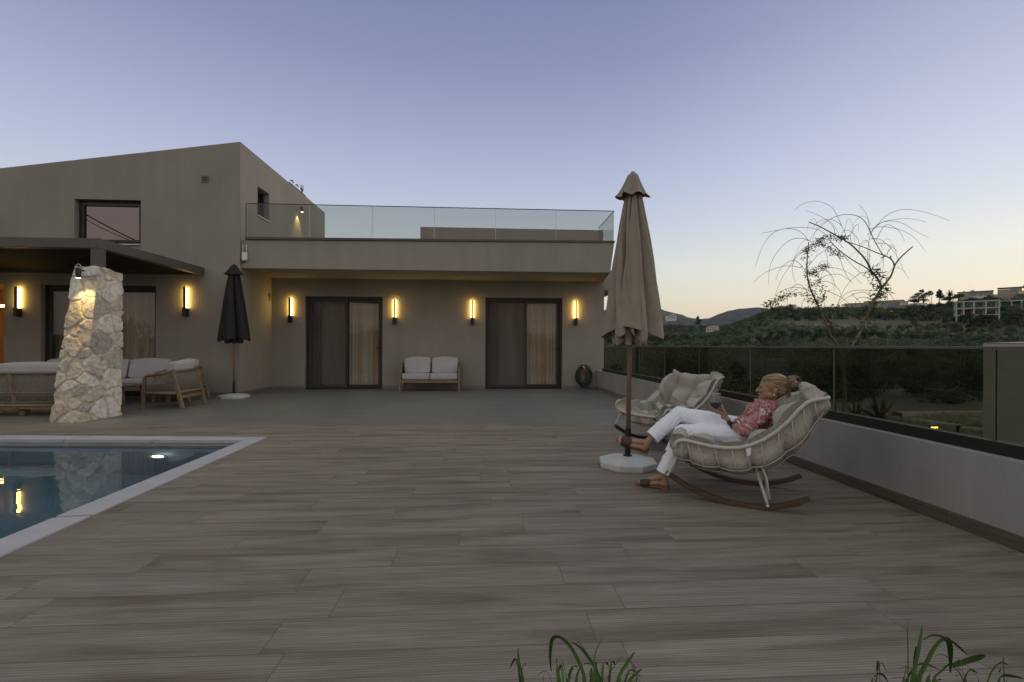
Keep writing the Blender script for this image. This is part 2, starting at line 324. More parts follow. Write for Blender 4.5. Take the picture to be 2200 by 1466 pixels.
def leaf_mat(name, c1, c2, scale=.25, tr=.25, rough=.65, detail=2):
    m = bpy.data.materials.new(name); m.use_nodes = True; t = m.node_tree; b = t.nodes['Principled BSDF']
    g = t.nodes.new('ShaderNodeTexCoord'); n = t.nodes.new('ShaderNodeTexNoise'); n.inputs['Scale'].default_value = scale; n.inputs['Detail'].default_value = detail; t.links.new(g.outputs['Object'], n.inputs[0])
    r = t.nodes.new('ShaderNodeValToRGB'); t.links.new(n.outputs[0], r.inputs[0]); r.color_ramp.elements[0].position = .35; r.color_ramp.elements[1].position = .65
    r.color_ramp.elements[0].color = (*c1, 1); r.color_ramp.elements[1].color = (*c2, 1); t.links.new(r.outputs[0], b.inputs['Base Color'])
    b.inputs['Roughness'].default_value = rough; b.inputs['Specular IOR Level'].default_value = .25
    return m
def grove_mat():
    m = bpy.data.materials.new('grove_foliage'); m.use_nodes = True; t = m.node_tree; b = t.nodes['Principled BSDF']
    at_ = t.nodes.new('ShaderNodeAttribute'); at_.attribute_name = 'tone'
    r = t.nodes.new('ShaderNodeValToRGB'); t.links.new(at_.outputs['Fac'], r.inputs[0]); e = r.color_ramp.elements
    for k, (p, c) in enumerate([(0, (.016, .028, .012)), (.35, (.035, .058, .024)), (.62, (.075, .115, .06)), (1, (.115, .16, .09))]):
        if k > 1: e.new(.5)
        e[min(k, len(e) - 1)].position = p; e[min(k, len(e) - 1)].color = (*c, 1)
    t.links.new(r.outputs[0], b.inputs['Base Color']); b.inputs['Roughness'].default_value = .7; b.inputs['Specular IOR Level'].default_value = .2; return m
M['grove'] = grove_mat()
M['olive'] = leaf_mat('olive_foliage', (.028, .046, .020), (.120, .160, .088), .16, detail=2)
M['dkleaf'] = leaf_mat('dark_foliage', (.018, .028, .012), (.045, .06, .025), .5)
M['reed'] = leaf_mat('reed_leaf', (.035, .085, .02), (.075, .13, .03), 6)
M['willowleaf'] = leaf_mat('willow_leaf', (.03, .05, .015), (.09, .14, .03), 3)
M['bark'] = mat('bark', (.12, .09, .065), .9, var=.3, vscale=30)
M['barkgold'] = mat('young_bark', (.15, .115, .075), .8, var=.3, vscale=12)

# ================================================================= SETTING
def struct(o): o['kind'] = 'structure'; return o
YB, YF = 11.94, 10.42
XC = -5.29
# pool corners at floor level (outer and inner edge of the coping)
po = [G(0, 1199), G(574, 941), G(0, 937.5)]; pi_ = [G(0, 1162.5), G(523, 948), G(0, 945.5)]
def ext(a, b, k): return a + (b - a) * k
po_br = po[1].copy(); pi_br = pi_[1].copy()
po_fr = ext(po[1], po[0], 1.75); pi_fr = ext(pi_[1], pi_[0], 2.0); pi_fr.y = po_fr.y + .2
po_bl = ext(po[1], po[2], 3.0); pi_bl = ext(pi_[1], pi_[2], 3.2)
PW = -12.0
po_bl = ext(po_br, po[2], (PW - po_br.x) / (po[2].x - po_br.x)); pi_bl = ext(pi_br, pi_[2], (PW - pi_br.x) / (pi_[2].x - pi_br.x))
# terrace floor: planks in front (with a hole for the pool), grey tiles behind
bx0, bx1 = -14.0, 2.93
by = lambda x: 6.47 - .047 * (x - 0)
y0f = 1.38
def quad(mb, a, b, c, d): mb.add([a, b, c, d], [(0, 1, 2, 3)])
mb = MB(); Z = lambda x, y, z=0: (x, y, z)
quad(mb, Z(po_fr.x, y0f), Z(bx1, y0f), Z(bx1, po_br.y), Z(po_br.x, po_br.y)) if po_fr.y < y0f else None
mb = MB()
pfx = po_br.x + (po_fr.x - po_br.x) * (po_br.y - y0f) / (po_br.y - po_fr.y)
quad(mb, (pfx, y0f, 0), (bx1, y0f, 0), (bx1, po_br.y, 0), (po_br.x, po_br.y, 0))
quad(mb, (po_br.x, po_br.y, 0), (bx1, po_br.y, 0), (bx1, by(bx1), 0), (po_br.x, by(po_br.x), 0))
quad(mb, (PW, po_bl.y, 0), (po_br.x, po_br.y, 0), (po_br.x, by(po_br.x), 0), (PW, by(PW), 0))
struct(mb.build('plank_terrace', M['plank']))
mb = MB(); quad(mb, (PW, by(PW), 0), (bx1, by(bx1), 0), (bx1, 12.3, 0), (PW, 12.3, 0))
struct(mb.build('tile_terrace', M['tile']))
# terrace body under it
mb = MB(); mb.box(-14, 3.08, 5.95, 20, -2.7, -.012); mb.box(-2.35, 3.08, 1.30, 5.949, -2.7, -.012)
struct(mb.build('terrace_base', M['stucco_white']))
# planting bed in front of the terrace edge
mb = MB(); mb.box(-2.35, 3.08, -.6, 1.295, -2.7, -.06); struct(mb.build('planting_bed', M['soil']))
# pool: basin, coping, water
mb = MB()
def strip(a, b, c, d, z0, z1): mb.hexa([(a.x, a.y, z0), (b.x, b.y, z0), (c.x, c.y, z0), (d.x, d.y, z0), (a.x, a.y, z1), (b.x, b.y, z1), (c.x, c.y, z1), (d.x, d.y, z1)])
V = Vector
pfi = V((pi_br.x + (pi_[0].x - pi_br.x) * 2.2, 5.514 - 2.75 * 2.2, 0)); pfo = V((pfx, y0f, 0))
pfo = V((po_br.x + (po[0].x - po_br.x) * (po_br.y - pfi.y + .2) / (po_br.y - po[0].y), pfi.y - .2, 0))
# coping cut into slabs 1.2 m long with thin open joints
def slabs(o0, o1, i0, i1, n):
    for k in range(n):
        a = k / n; b = (k + 1) / n - .004
        p, q = o0.lerp(o1, a), o0.lerp(o1, b); r_, s_ = i0.lerp(i1, b), i0.lerp(i1, a)
        strip(p, q, r_, s_, -.03, .012)
slabs(po_br, pfo, pi_br, pfi, 5)
slabs(po_bl, po_br, pi_bl, pi_br, 9)
cp = mb.build('pool_coping', M['coping'], bevel=.004); struct(cp)
mb = MB(); DZ = -1.5
iw = lambda p, dx, dy: V((p.x + dx, p.y + dy, 0))
b1, b2, b3, b4 = iw(pi_bl, 0, .02), iw(pi_br, .02, .02), iw(pfi, .02, 0), V((PW, pfi.y, 0))
quad(mb, (b1.x, b1.y, DZ), (b2.x, b2.y, DZ), (b2.x, b2.y, -.22), (b1.x, b1.y, -.22))
quad(mb, (b2.x, b2.y, DZ), (b3.x, b3.y, DZ), (b3.x, b3.y, -.22), (b2.x, b2.y, -.22))
quad(mb, (b3.x, b3.y, DZ), (b4.x, b4.y, DZ), (b4.x, b4.y, 0), (b3.x, b3.y, 0))
quad(mb, (b4.x, b4.y, DZ), (b1.x, b1.y, DZ), (b1.x, b1.y, 0), (b4.x, b4.y, 0))
quad(mb, (b4.x, b4.y, DZ), (b3.x, b3.y, DZ), (b2.x, b2.y, DZ), (b1.x, b1.y, DZ))
struct(mb.build('pool_basin', M['pool']))
mb = MB()
quad(mb, (b1.x, b1.y, -.22), (b2.x, b2.y, -.22), (b2.x, b2.y, -.028), (b1.x, b1.y, -.028))
quad(mb, (b2.x, b2.y, -.22), (b3.x, b3.y, -.22), (b3.x, b3.y, -.028), (b2.x, b2.y, -.028))
struct(mb.build('pool_waterline_tiles', M['poolrim']))
mb = MB(); quad(mb, (b4.x, b4.y, -.06), (b3.x, b3.y, -.06), (b2.x, b2.y, -.06), (b1.x, b1.y, -.06))
struct(mb.build('pool_water', M['water']))
pl = thing('pool_light', 'round white underwater light on the far pool wall', 'pool light', (-3.68, pi_br.y - .012, -.55))
mb = MB(); mb.grid(lambda a, b: (.068 * a * math.cos(2 * math.pi * b), -.02 + .012 * a * a, .068 * a * math.sin(2 * math.pi * b)), 5, 20, cv=True); mb.build('lens', POOLLED, pl, True)
mb = MB(); mb.tube([(.092 * math.cos(t * math.pi / 12), -.008, .092 * math.sin(t * math.pi / 12)) for t in range(24)], .010, 6, closed=True); mb.build('ring', M['white'], pl, True)

# ----- terrain
def smooth(a, b, x): x = max(0, min(1, (x - a) / (b - a))); return x * x * (3 - 2 * x)
def interp(xs, ys, x): return float(np.interp(x, xs, ys))
EL_L = ([0, 30, 60, 110, 160, 220, 350, 520, 700], [-.08, -.13, -.062, -.028, -.010, .006, .028, .040, .036])
EL_R = ([0, 28, 45, 70, 110, 150, 200, 262, 330, 500], [-.08, -.13, -.095, -.062, -.032, -.006, .034, .079, .072, .045])
def terr(x, y):
    D = x * _fw[0] + y * _fw[1]; lat = x * _rt[0] + y * _rt[1]
    r = math.hypot(D, lat); azd = math.degrees(math.atan2(lat, D))
    De = max(r * .55, D) if D > 0 else r * .6
    wr = smooth(22, 31, azd) if azd > -90 else 1
    e = interp(*EL_L, De) * (1 - wr) + interp(*EL_R, De) * wr
    if azd > 31: e += (azd - 38) * .0006 * smooth(120, 240, De) + max(0, azd - 42) * .0030 * smooth(190, 250, De)
    z = CAM_H + e * De
    k = smooth(24, 40, De)
    n = mnoise.noise(V((x * .012, y * .012, 0))) * 3.0 * smooth(60, 200, De) + mnoise.noise(V((x * .05, y * .05, 3))) * .8 * smooth(40, 100, De)
    if D < 0 or azd < 5 or azd > 60: z = CAM_H + min(e, .02) * De
    return (-2.6) * (1 - k) + (z + n) * k
rs = [0, 4, 8, 12, 16, 20, 24, 28, 32, 37, 43, 50, 58, 67, 77, 88, 100, 115, 130, 147, 165, 185, 207, 232, 260, 290, 325, 365, 410, 470, 560, 700, 950, 1400, 2200, 4000, 8000]
vs = []; fs = []; NA = 240
for i, r_ in enumerate(rs):
    for k in range(NA):
        a = 2 * math.pi * k / NA; x, y = r_ * math.sin(a), r_ * math.cos(a)
        vs.append((x, y, terr(x, y) if r_ < 1000 else -4 - r_ * .004))
for i in range(len(rs) - 1):
    for k in range(NA): fs.append((i * NA + k, (i + 1) * NA + k, (i + 1) * NA + (k + 1) % NA, i * NA + (k + 1) % NA))
mb = MB(); mb.add(vs, fs)
struct(mb.build('ground', mat('hillside_soil', (.024, .032, .015), .95, var=1, vscale=.035, col2=(.13, .115, .065), bump=.5, bscale=1, detail=6), smooth=True))
# distant mountain ridge
def ridge(name, prof, D, depth):
    mb = MB(); us = np.linspace(prof[0][0], prof[-1][0], 110)
    px = [p[0] for p in prof]; py = [p[1] for p in prof]
    def fn(a, b):
        u = us[int(round(a * 109))]; v = float(np.interp(u, px, py)) - 1.6 * mnoise.noise(V((u * .11, 0, 5))) - .9 * mnoise.noise(V((u * .4, 2, 5)))
        d = D + depth * (b - .5); h = CAM_H + (HOR - v) / FOC * D + 15
        p = AT(u, HOR, 1) - V((0, 0, CAM_H)); s = math.sin(math.pi * min(1, b * 1.0)) ** .8
        q = p * d
        zz = h * s + (1 - s) * -20 + 26 * mnoise.noise(V((q.x * .006, q.y * .006, 1))) * s * (1 if b != .5 else 0) - 15
        return (q.x, q.y, zz)
    mb.grid(fn, 110, 21); return struct(mb.build(name, M['mount'], smooth=True))
M['mount'] = mat('mountain_scrub', (.045, .05, .05), .95, var=.5, vscale=.03, bump=.8, bscale=.1, detail=8)
ridge('far_mountain', [(1100, 740), (1200, 690), (1290, 668), (1360, 650), (1400, 655), (1425, 668), (1450, 676), (1490, 683), (1520, 684), (1550, 676), (1590, 664), (1620, 660), (1665, 664), (1700, 672), (1760, 684), (1850, 700), (1950, 730)], 2400, 900)

# ----- foliage masses
def leaf_cloud(trees, seed=1):
    """trees: list of (x,y,z,rx,rz,n,size). returns (verts, faces) arrays of small bent leaf-clump quads"""
    g = np.random.default_rng(seed); VV = []; 
    for (x, y, z, rx, rz, n, s, *_t) in trees:
        nl = 7; lc = g.normal(size=(nl, 3)); lc /= np.linalg.norm(lc, axis=1)[:, None]; lc *= g.uniform(.35, .75, (nl, 1)); lr = g.uniform(.32, .6, nl)
        k = g.integers(0, nl, n); d = g.normal(size=(n, 3)); d /= np.linalg.norm(d, axis=1)[:, None]
        p = lc[k] + d * lr[k][:, None] * g.uniform(.55, 1.08, (n, 1))
        p = p * np.array([rx, rx, rz]) + np.array([x, y, z])
        nn = d + g.normal(size=(n, 3)) * .45; nn[:, 2] += .25; nn /= np.linalg.norm(nn, axis=1)[:, None]
        a = np.cross(nn, g.normal(size=(n, 3))); a /= np.linalg.norm(a, axis=1)[:, None] + 1e-9; b = np.cross(nn, a)
        sz = (s * g.uniform(.5, 1.25, n))[:, None]
        VV.append(np.stack([p - a * sz * .9, p - b * sz * .42, p + a * sz * .9, p + b * sz * .42], 1))
    v = np.concatenate(VV).reshape(-1, 3); leaf_cloud.tone = np.concatenate([np.full(t_[5], t_[7] if len(t_) > 7 else .5) for t_ in trees]); return v
def mesh_quads(name, v, m, parent=None):
    n = len(v) // 4; me = bpy.data.meshes.new(name); me.vertices.add(len(v)); me.vertices.foreach_set('co', v.astype(np.float32).ravel())
    me.loops.add(n * 4); me.loops.foreach_set('vertex_index', np.arange(n * 4, dtype=np.int32)); me.polygons.add(n)
    me.polygons.foreach_set('loop_start', np.arange(n, dtype=np.int32) * 4); me.update(calc_edges=True); me.materials.append(m)
    at_ = me.attributes.new('tone', 'FLOAT', 'FACE'); at_.data.foreach_set('value', leaf_cloud.tone.astype(np.float32))
    o = bpy.data.objects.new(name, me); col.objects.link(o)
    if parent: o.parent = parent
    return o
g = np.random.default_rng(3); trees = []; near = []
def in_box(x, y): return -16 < x < 17 and -3 < y < 24
step = 5.2
for i in range(-80, 130):
    for j in range(-20, 130):
        x = i * step + g.uniform(-1, 1) * 1.1; y = j * step + g.uniform(-1, 1) * 1.1 + (i % 2) * 1.5
        D = x * _fw[0] + y * _fw[1]; lat = x * _rt[0] + y * _rt[1]; r_ = math.hypot(D, lat); azd = math.degrees(math.atan2(lat, D))
        if not (7 < azd < 53) or D < 25 or D > 500: continue
        if x > 15 and D < 28.5 and azd > 33: continue
        pn = mnoise.noise(V((lat * .010, D * .030, 9))); tone = min(1, max(0, .5 + 1.1 * mnoise.noise(V((lat * .012, D * .045, 4))) + g.uniform(-.30, .30)))
        if D > 330 and (i + j) % 2: continue
        if D > 240 and azd > 31 and D > 300: continue
        if pn < -.30 and D > 70: continue
        sc_ = 1 + .5 * pn + g.uniform(-.2, .2) + (.25 if D > 200 else 0); rx = (2.15 if D < 100 else 1.95) * sc_; rz = (1.75 if D < 100 else 1.7) * sc_
        z = terr(x, y) + rz * .8
        if D < 60: near.append((x, y, z - .4, rx, rz, 1500, .12, tone))
        elif D < 110: near.append((x, y, z - .2, rx, rz, 900, .19, tone))
        elif D < 200: trees.append((x, y, z, rx, rz, 520, .27, tone))
        else: trees.append((x, y, z, rx * 1.1, rz, 260, .38, tone))
v = leaf_cloud(near + trees)
o = mesh_quads('olive_grove', v, M['grove']); tag(o, 'dark green olive trees and scrub covering the valley and hillside', 'olive grove', kind='stuff')
# trees behind the viewer (mirrored in the doors' glass)
tr = [(x, -42 + g.uniform(-5, 5), 1.0 + g.uniform(-.8, 1.2), 3.4, 3.0 + g.uniform(0, 1.2), 1500, .22) for x in np.arange(-70, 72, 4.5)]
o = mesh_quads('tree_belt', leaf_cloud(tr, 5), M['dkleaf']); tag(o, 'belt of garden trees mirrored in the glass doors', 'tree belt', kind='stuff')

# ================================================================= VILLA
def wall_holes(mb, x0, x1, zt, holes, Y, th=.3, axis='Y', z0=0.0, sgn=1):
    """front face with reveals; zt(x) top. axis 'Y': wall in plane y=Y; axis 'X': plane x=Y, running coordinate is y."""
    def P(a, z, d): return (a, Y + d * th * sgn, z) if axis == 'Y' else (Y - d * th * sgn, a, z)
    xs = sorted({x0, x1, *[h[0] for h in holes], *[h[1] for h in holes]})
    for a, b in zip(xs[:-1], xs[1:]):
        hs = sorted([h for h in holes if h[0] <= a + 1e-6 and h[1] >= b - 1e-6], key=lambda h: h[2])
        z = z0
        for h in hs + [None]:
            zt_a, zt_b = (h[2], h[2]) if h else (zt(a), zt(b))
            if zt_a - z > 1e-4 or zt_b - z > 1e-4: quad(mb, P(a, z, 0), P(b, z, 0), P(b, zt_b, 0), P(a, zt_a, 0))
            if h: z = h[3]
    for (a, b, c, d) in holes:
        quad(mb, P(a, c, 0), P(a, d, 0), P(a, d, 1), P(a, c, 1)); quad(mb, P(b, c, 0), P(b, c, 1), P(b, d, 1), P(b, d, 0))
        quad(mb, P(a, d, 0), P(b, d, 0), P(b, d, 1), P(a, d, 1)); quad(mb, P(a, c, 0), P(a, c, 1), P(b, c, 1), P(b, c, 0))
villa = thing('villa', 'grey stucco villa with sloping parapet, balcony and sliding doors', 'villa', (XC, YF, 0))
VO = V((XC, YF, 0))
def vbuild(mb, name, m, parent=None, **k):
    mb.v = [(a - VO.x, b - VO.y, c) for a, b, c in mb.v]; return mb.build(name, m, parent or villa, **k)
ztop = lambda x: 5.508 + (x - XC) * .1437
mb = MB()
wall_holes(mb, -13.5, XC, ztop, [(-8.694, -7.343, 3.255, 4.195), (-9.36, -7.03, 0.0, 2.37), (-12.6, -10.082, 0.0, 2.37)], YF)
vbuild(mb, 'front_wall', M['stucco'])
mb = MB(); wall_holes(mb, YF, 15.79, lambda y: 5.508, [(11.2, 11.785, 4.15, 4.82)], XC, axis='X', sgn=1); vbuild(mb, 'side_wall', M['stucco'])
mb = MB(); wall_holes(mb, XC, 3.11, lambda x: 2.79, [(-4.48, -2.565, 0, 2.335), (.031, 2.02, 0, 2.345)], YB)
quad(mb, (3.11, YB, 0), (3.11, 20, 0), (3.11, 20, 2.79), (3.11, YB, 2.79)); vbuild(mb, 'rear_wall', M['stucco'])
mb = MB(); th = .24   # roof behind the sloping parapet
mb.add([(-13.5, YF, ztop(-13.5)), (XC, YF, 5.508), (XC, 15.79, 5.508), (-13.5, 15.79, ztop(-13.5)), (XC, 15.79, 0), (-13.5, 15.79, 0)], [(0, 1, 2, 3), (3, 2, 4, 5)]); vbuild(mb, 'roof', M['stucco'])
mb = MB()   # balcony slab
bfl, bfr = G(523, 577, 2.78), G(1310.3, 586, 2.78); ty = YF + .02
mb.hexa([(XC + .001, YF + .06, 2.78), (2.86, YF + .02, 2.78), (3.085, YB + .002, 2.78), (XC + .001, YB + .002, 2.78), (XC + .001, YF + .06, 3.40), (2.95, YF + .02, 3.46), (3.12, YB + 2, 3.46), (XC + .001, YB + 2, 3.40)])
vbuild(mb, 'balcony_slab', M['stucco'], bevel=.006)
mb = MB(); mb.box(-2.18, 4.13, 16, 20, 2.8, 5.15); vbuild(mb, 'roof_block', M['stucco'])
mb = MB(); mb.box(XC + .002, 4.1, YB + 1.9, 20, 2.79, 3.4); vbuild(mb, 'roof_terrace', M['stucco'])
mb = MB()    # skirting tiles
for b_ in ((XC + .014, -4.5, YB - .012, YB - .001, .002, .085), (-2.55, .015, YB - .012, YB - .001, .002, .085), (2.04, 3.1, YB - .012, YB - .001, .002, .085),
           (XC + .001, XC + .012, YF - .012, YB - .013, .002, .085), (-7.0, XC, YF - .012, YF - .001, .002, .085), (-10.06, -9.38, YF - .012, YF - .001, .002, .085)):
    mb = MB(); mb.box(*b_); vbuild(mb, 'skirting', M['tile'])

def room(mb, x0, x1, Y, z1=2.55, d=3.2):
    quad(mb, (x0, Y, .01), (x1, Y, .01), (x1, Y + d, .01), (x0, Y + d, .01)); quad(mb, (x0, Y + d, .01), (x1, Y + d, .01), (x1, Y + d, z1), (x0, Y + d, z1))
    quad(mb, (x0, Y, z1), (x1, Y, z1), (x1, Y + d, z1), (x0, Y + d, z1)); quad(mb, (x0, Y, .01), (x0, Y + d, .01), (x0, Y + d, z1), (x0, Y, z1)); quad(mb, (x1, Y, .01), (x1, Y + d, .01), (x1, Y + d, z1), (x1, Y, z1))
for a_ in ((-4.9, -2.1, YB + .31), (-.4, 2.5, YB + .31), (-9.9, -6.6, YF + .31)): mb = MB(); room(mb, *a_); vbuild(mb, 'room', M['interior'])
mb = MB(); room(mb, -13, -10.0, YF + .31, 2.55, 2.5); vbuild(mb, 'lit_room', mat('oak_panelling', (.42, .24, .11), .6, var=.2, vscale=4, stretch=(6, 6, .5)))
mb = MB(); mb.box(-12.8, -9.98, YF + 1.2, YF + 1.24, 1.98, 2.03); vbuild(mb, 'cove_light', emis('cove_led', (1, .62, .2), 14))

def curtain_mat(name, c1, c2):
    m = mat(name, c1, .9, var=1, vscale=2.2, stretch=(3.4, .4, .05), col2=c2, detail=1); return m
M['curtain'] = curtain_mat('sheer_curtain', (.60, .46, .30), (.80, .78, .72))
M['curtain_dark'] = curtain_mat('heavy_curtain', (.26, .24, .22), (.36, .34, .31))
M['screen'] = mat('insect_screen', (.115, .105, .10), .85)
M['screen'].node_tree.nodes['Principled BSDF'].inputs['Alpha'].default_value = .52
def curtain(name, x0, x1, Y, z1, m, parent, pleat=.075, amp=.022):
    mb = MB(); n = int((x1 - x0) / pleat * 6)
    def fn(a, b):
        x = x0 + a * (x1 - x0); ph = 2 * math.pi * x / pleat + 1.5 * math.sin(x * 7)
        return (x + .008 * math.sin(ph * .5 + 3 * b), Y + amp * math.sin(ph) * (.45 + .55 * (1 - b)) + .01 * math.sin(x * 5), .03 + b * z1)
    mb.grid(fn, n, 6); return vbuild(mb, name, m, parent, smooth=True)
def sliding_door(x0, x1, z1, Y, split=.52, left_dark=True, handle=True):
    d = MB(); y0, y1 = Y + .10, Y + .23; f = .055
    d.box(x0, x1, y0, y1, z1 - f, z1); d.box(x0, x0 + f, y0, y1, .02, z1 - f); d.box(x1 - f, x1, y0, y1, .02, z1 - f); d.box(x0, x1, y0 - .03, y1, .001, .02)
    dr = vbuild(d, 'sliding_door', M['metal'])
    dr.data.name = 'door_outer_frame'
    xm = x0 + (x1 - x0) * split
    def sub(mbx, nm, m_, **k):
        mbx.v = [(a - VO.x, b - VO.y, c) for a, b, c in mbx.v]; return mbx.build(nm, m_, dr, **k)
    for (a, b, yy) in ((x0 + f, xm + .03, y0 + .012), (xm - .03, x1 - f, y0 + .062)):
        s = MB(); g_ = .075; s.box(a, b, yy, yy + .045, z1 - f - g_, z1 - f - .002); s.box(a, b, yy, yy + .045, .022, .022 + g_ * 1.1); s.box(a, a + g_, yy + .001, yy + .044, .1, z1 - f - g_ - .001); s.box(b - g_, b, yy + .001, yy + .044, .1, z1 - f - g_ - .001)
        sub(s, 'sash', M['metal'], bevel=.003)
        s = MB(); s.box(a + g_ - .005, b - g_ + .005, yy + .018, yy + .026, .09, z1 - f - g_ + .005); sub(s, 'pane', M['window'])
    if left_dark:
        s = MB(); quad(s, (x0 + f + .01, y0 + .004, .03), (xm, y0 + .004, .03), (xm, y0 + .004, z1 - f), (x0 + f + .01, y0 + .004, z1 - f)); sub(s, 'insect_screen', M['screen'])
    if handle:
        s = MB(); hx = x1 - f - .035; s.box(hx - .018, hx + .018, y0 + .035, y0 + .06, .93, 1.09); s.bar((hx - .12, y0 + .02, 1.03), (hx + .01, y0 + .02, 1.03), .014, .02); sub(s, 'handle', M['black'], bevel=.003)
    n = MB(); cn = int((x1 - x0) / .075 * 6)
    for (nm, a, b, m_, am) in (('dark_curtain', x0 + .1, x0 + (xm - x0) * .33, M['curtain_dark'], .035), ('sheer_curtain', x0 + .1, x1 - .1, M['curtain'], .02)):
        s = MB(); yy = YB if Y == YB else Y; off = .27 if nm[0] == 'd' else .33
        def fn(p, q, a=a, b=b, am=am, off=off):
            x = a + p * (b - a); ph = 2 * math.pi * x / .085 + 1.7 * math.sin(x * 6.3) + .9 * math.sin(x * 17)
            return (x, Y + off + am * math.sin(ph) * (.5 + .5 * (1 - q)) + .012 * math.sin(x * 5), .03 + q * (z1 - .1))
        s.grid(fn, int((b - a) / .012), 5); sub(s, nm, m_, smooth=True)
    return dr
sliding_door(-4.48, -2.565, 2.335, YB); sliding_door(.031, 2.02, 2.345, YB)
sliding_door(-9.36, -7.03, 2.37, YF, split=.5, left_dark=False, handle=False)
def fixed_window(x0, x1, z0, z1, Y):
    d = MB(); y0 = Y + .12; f = .05
    for (a, b, c, e) in ((x0, x1, z1 - f, z1), (x0, x1, z0, z0 + f), (x0, x0 + f, z0 + f, z1 - f), (x1 - f, x1, z0 + f, z1 - f)): d.box(a, b, y0, y0 + .1, c, e)
    a0, a1, c0, c1 = x0 + f + .003, x1 - f - .003, z0 + f + .003, z1 - f - .003; g_ = .055
    for (a, b, c, e) in ((a0, a1, c1 - g_, c1), (a0, a1, c0, c0 + g_), (a0, a0 + g_, c0 + g_, c1 - g_), (a1 - g_, a1, c0 + g_, c1 - g_)): d.box(a, b, y0 - .02, y0 + .08, c, e)
    wn = vbuild(d, 'window', M['metal'], bevel=.003)
    s = MB(); s.box(a0 + g_ - .004, a1 - g_ + .004, y0 + .02, y0 + .028, c0 + g_ - .004, c1 - g_ + .004); s.v = [(a - VO.x, b - VO.y, c) for a, b, c in s.v]; s.build('pane', M['window_dark'], wn)
    s = MB(); s.box(x0 - .03, x1 + .0, Y - .04, Y + .12, z0 - .03, z0 - .002); s.v = [(a - VO.x, b - VO.y, c) for a, b, c in s.v]; s.build('sill', M['housewhite'], wn, bevel=.003)
fixed_window(-8.694, -7.343, 3.255, 4.195, YF)
# small window in the side wall
d = MB(); xx = XC - .12; f = .05; y0, y1, z0, z1 = 11.2, 11.785, 4.15, 4.82
for (a, b, c, e) in ((y0, y1, z1 - f, z1), (y0, y1, z0, z0 + f), (y0, y0 + f, z0 + f, z1 - f), (y1 - f, y1, z0 + f, z1 - f)): d.box(xx - .08, xx, a, b, c, e)
wn = vbuild(d, 'window', M['metal'], bevel=.003)
s = MB(); s.box(xx - .05, xx - .04, y0 + f, y1 - f, z0 + f, z1 - f); s.v = [(a - VO.x, b - VO.y, c) for a, b, c in s.v]; s.build('pane', M['window_dark'], wn)
s = MB(); s.box(XC - .1, XC + .03, y0 - .02, y1 + .03, z0 - .03, z0 - .002); s.v = [(a - VO.x, b - VO.y, c) for a, b, c in s.v]; s.build('sill', M['housewhite'], wn)
# wall vent and socket
s = MB(); p = PY(441, 385, YF); s.box(p.x - .075, p.x + .075, YF - .018, YF - .001, p.z - .075, p.z + .075); vo = vbuild(s, 'wall_vent', mat('vent_frame', (.24, .22, .18), .8), bevel=.003)
s = MB()
for k in range(6): s.box(p.x - .055, p.x + .055, YF - .026, YF - .017, p.z - .05 + k * .018, p.z - .04 + k * .018)
s.v = [(a - VO.x, b - VO.y, c) for a, b, c in s.v]; s.build('grille', mat('vent_grille', (.12, .11, .09), .8), vo)
s = MB(); s.lathe([(0, .02), (.05, .018), (.06, 0)], 16); s.v = [(XC + c, 11.80 + a, 2.33 + b) for a, b, c in s.v]; s.tube([(XC + .01, 11.80, 2.28), (XC + .012, 11.80, 2.20)], .012, 6)
vbuild(s, 'wall_socket', mat('socket', (.12, .09, .05), .6), smooth=True)

# ----- balcony glass railing
br = thing('balcony_railing', 'frameless tinted glass railing along the upper balcony', 'glass railing', (-5.15, YF, 3.4)); BO = V((-5.15, YF, 3.4))
def bb(mb, n, m, **k): mb.v = [(a - BO.x, b - BO.y, c - BO.z) for a, b, c in mb.v]; return mb.build(n, m, br, **k)
jx = [PY(u, 480, YF + .04).x for u in (530, 664, 799, 933, 1065, 1195)] + [2.955]
zb = lambda x: 3.40 + .06 * (x - XC) / 8.2
for a, b in zip(jx[:-1], jx[1:]):
    mb = MB(); za, zb_ = zb(a) + .04, zb(b) + .04; zt = 4.185
    mb.hexa([(a + .006, YF + .06, za), (b - .006, YF + .06, zb_), (b - .006, YF + .066, zb_), (a + .006, YF + .066, za), (a + .006, YF + .06, zt), (b - .006, YF + .06, zt), (b - .006, YF + .066, zt), (a + .006, YF + .066, zt)]); bb(mb, 'glass_pane', M['glass_up'])
mb = MB(); mb.hexa([(2.950, YF + .08, 3.5), (2.956, YF + .08, 3.5), (2.976, YB + .05, 3.5), (2.970, YB + .05, 3.5), (2.950, YF + .08, 4.185), (2.956, YF + .08, 4.185), (2.976, YB + .05, 4.185), (2.970, YB + .05, 4.185)]); bb(mb, 'glass_pane', M['glass_up'])
mb = MB(); mb.bar((jx[0], YF + .063, 4.195), (2.965, YF + .063, 4.195), .018, .014); mb.bar((2.956, YF + .075, 4.195), (2.976, YB + .05, 4.195), .018, .014); bb(mb, 'top_rail', M['metal'])
mb = MB(); mb.hexa([(-5.2, YF + .02, 3.405), (2.96, YF + .0, 3.462), (2.96, YF + .12, 3.462), (-5.2, YF + .12, 3.405), (-5.2, YF + .02, 3.455), (2.96, YF + .0, 3.505), (2.96, YF + .12, 3.505), (-5.2, YF + .12, 3.455)]); bb(mb, 'base_channel', M['perg'])
mb = MB(); mb.box(jx[0] - .03, jx[0] - .012, YF + .05, YF + .075, 3.45, 4.185); bb(mb, 'end_profile', M['perg'])
for x in jx[1:-1]:
    mb = MB(); mb.box(x - .0045, x + .0045, YF + .058, YF + .068, zb(x) + .045, 4.183); bb(mb, 'joint_seal', M['housewhite'])
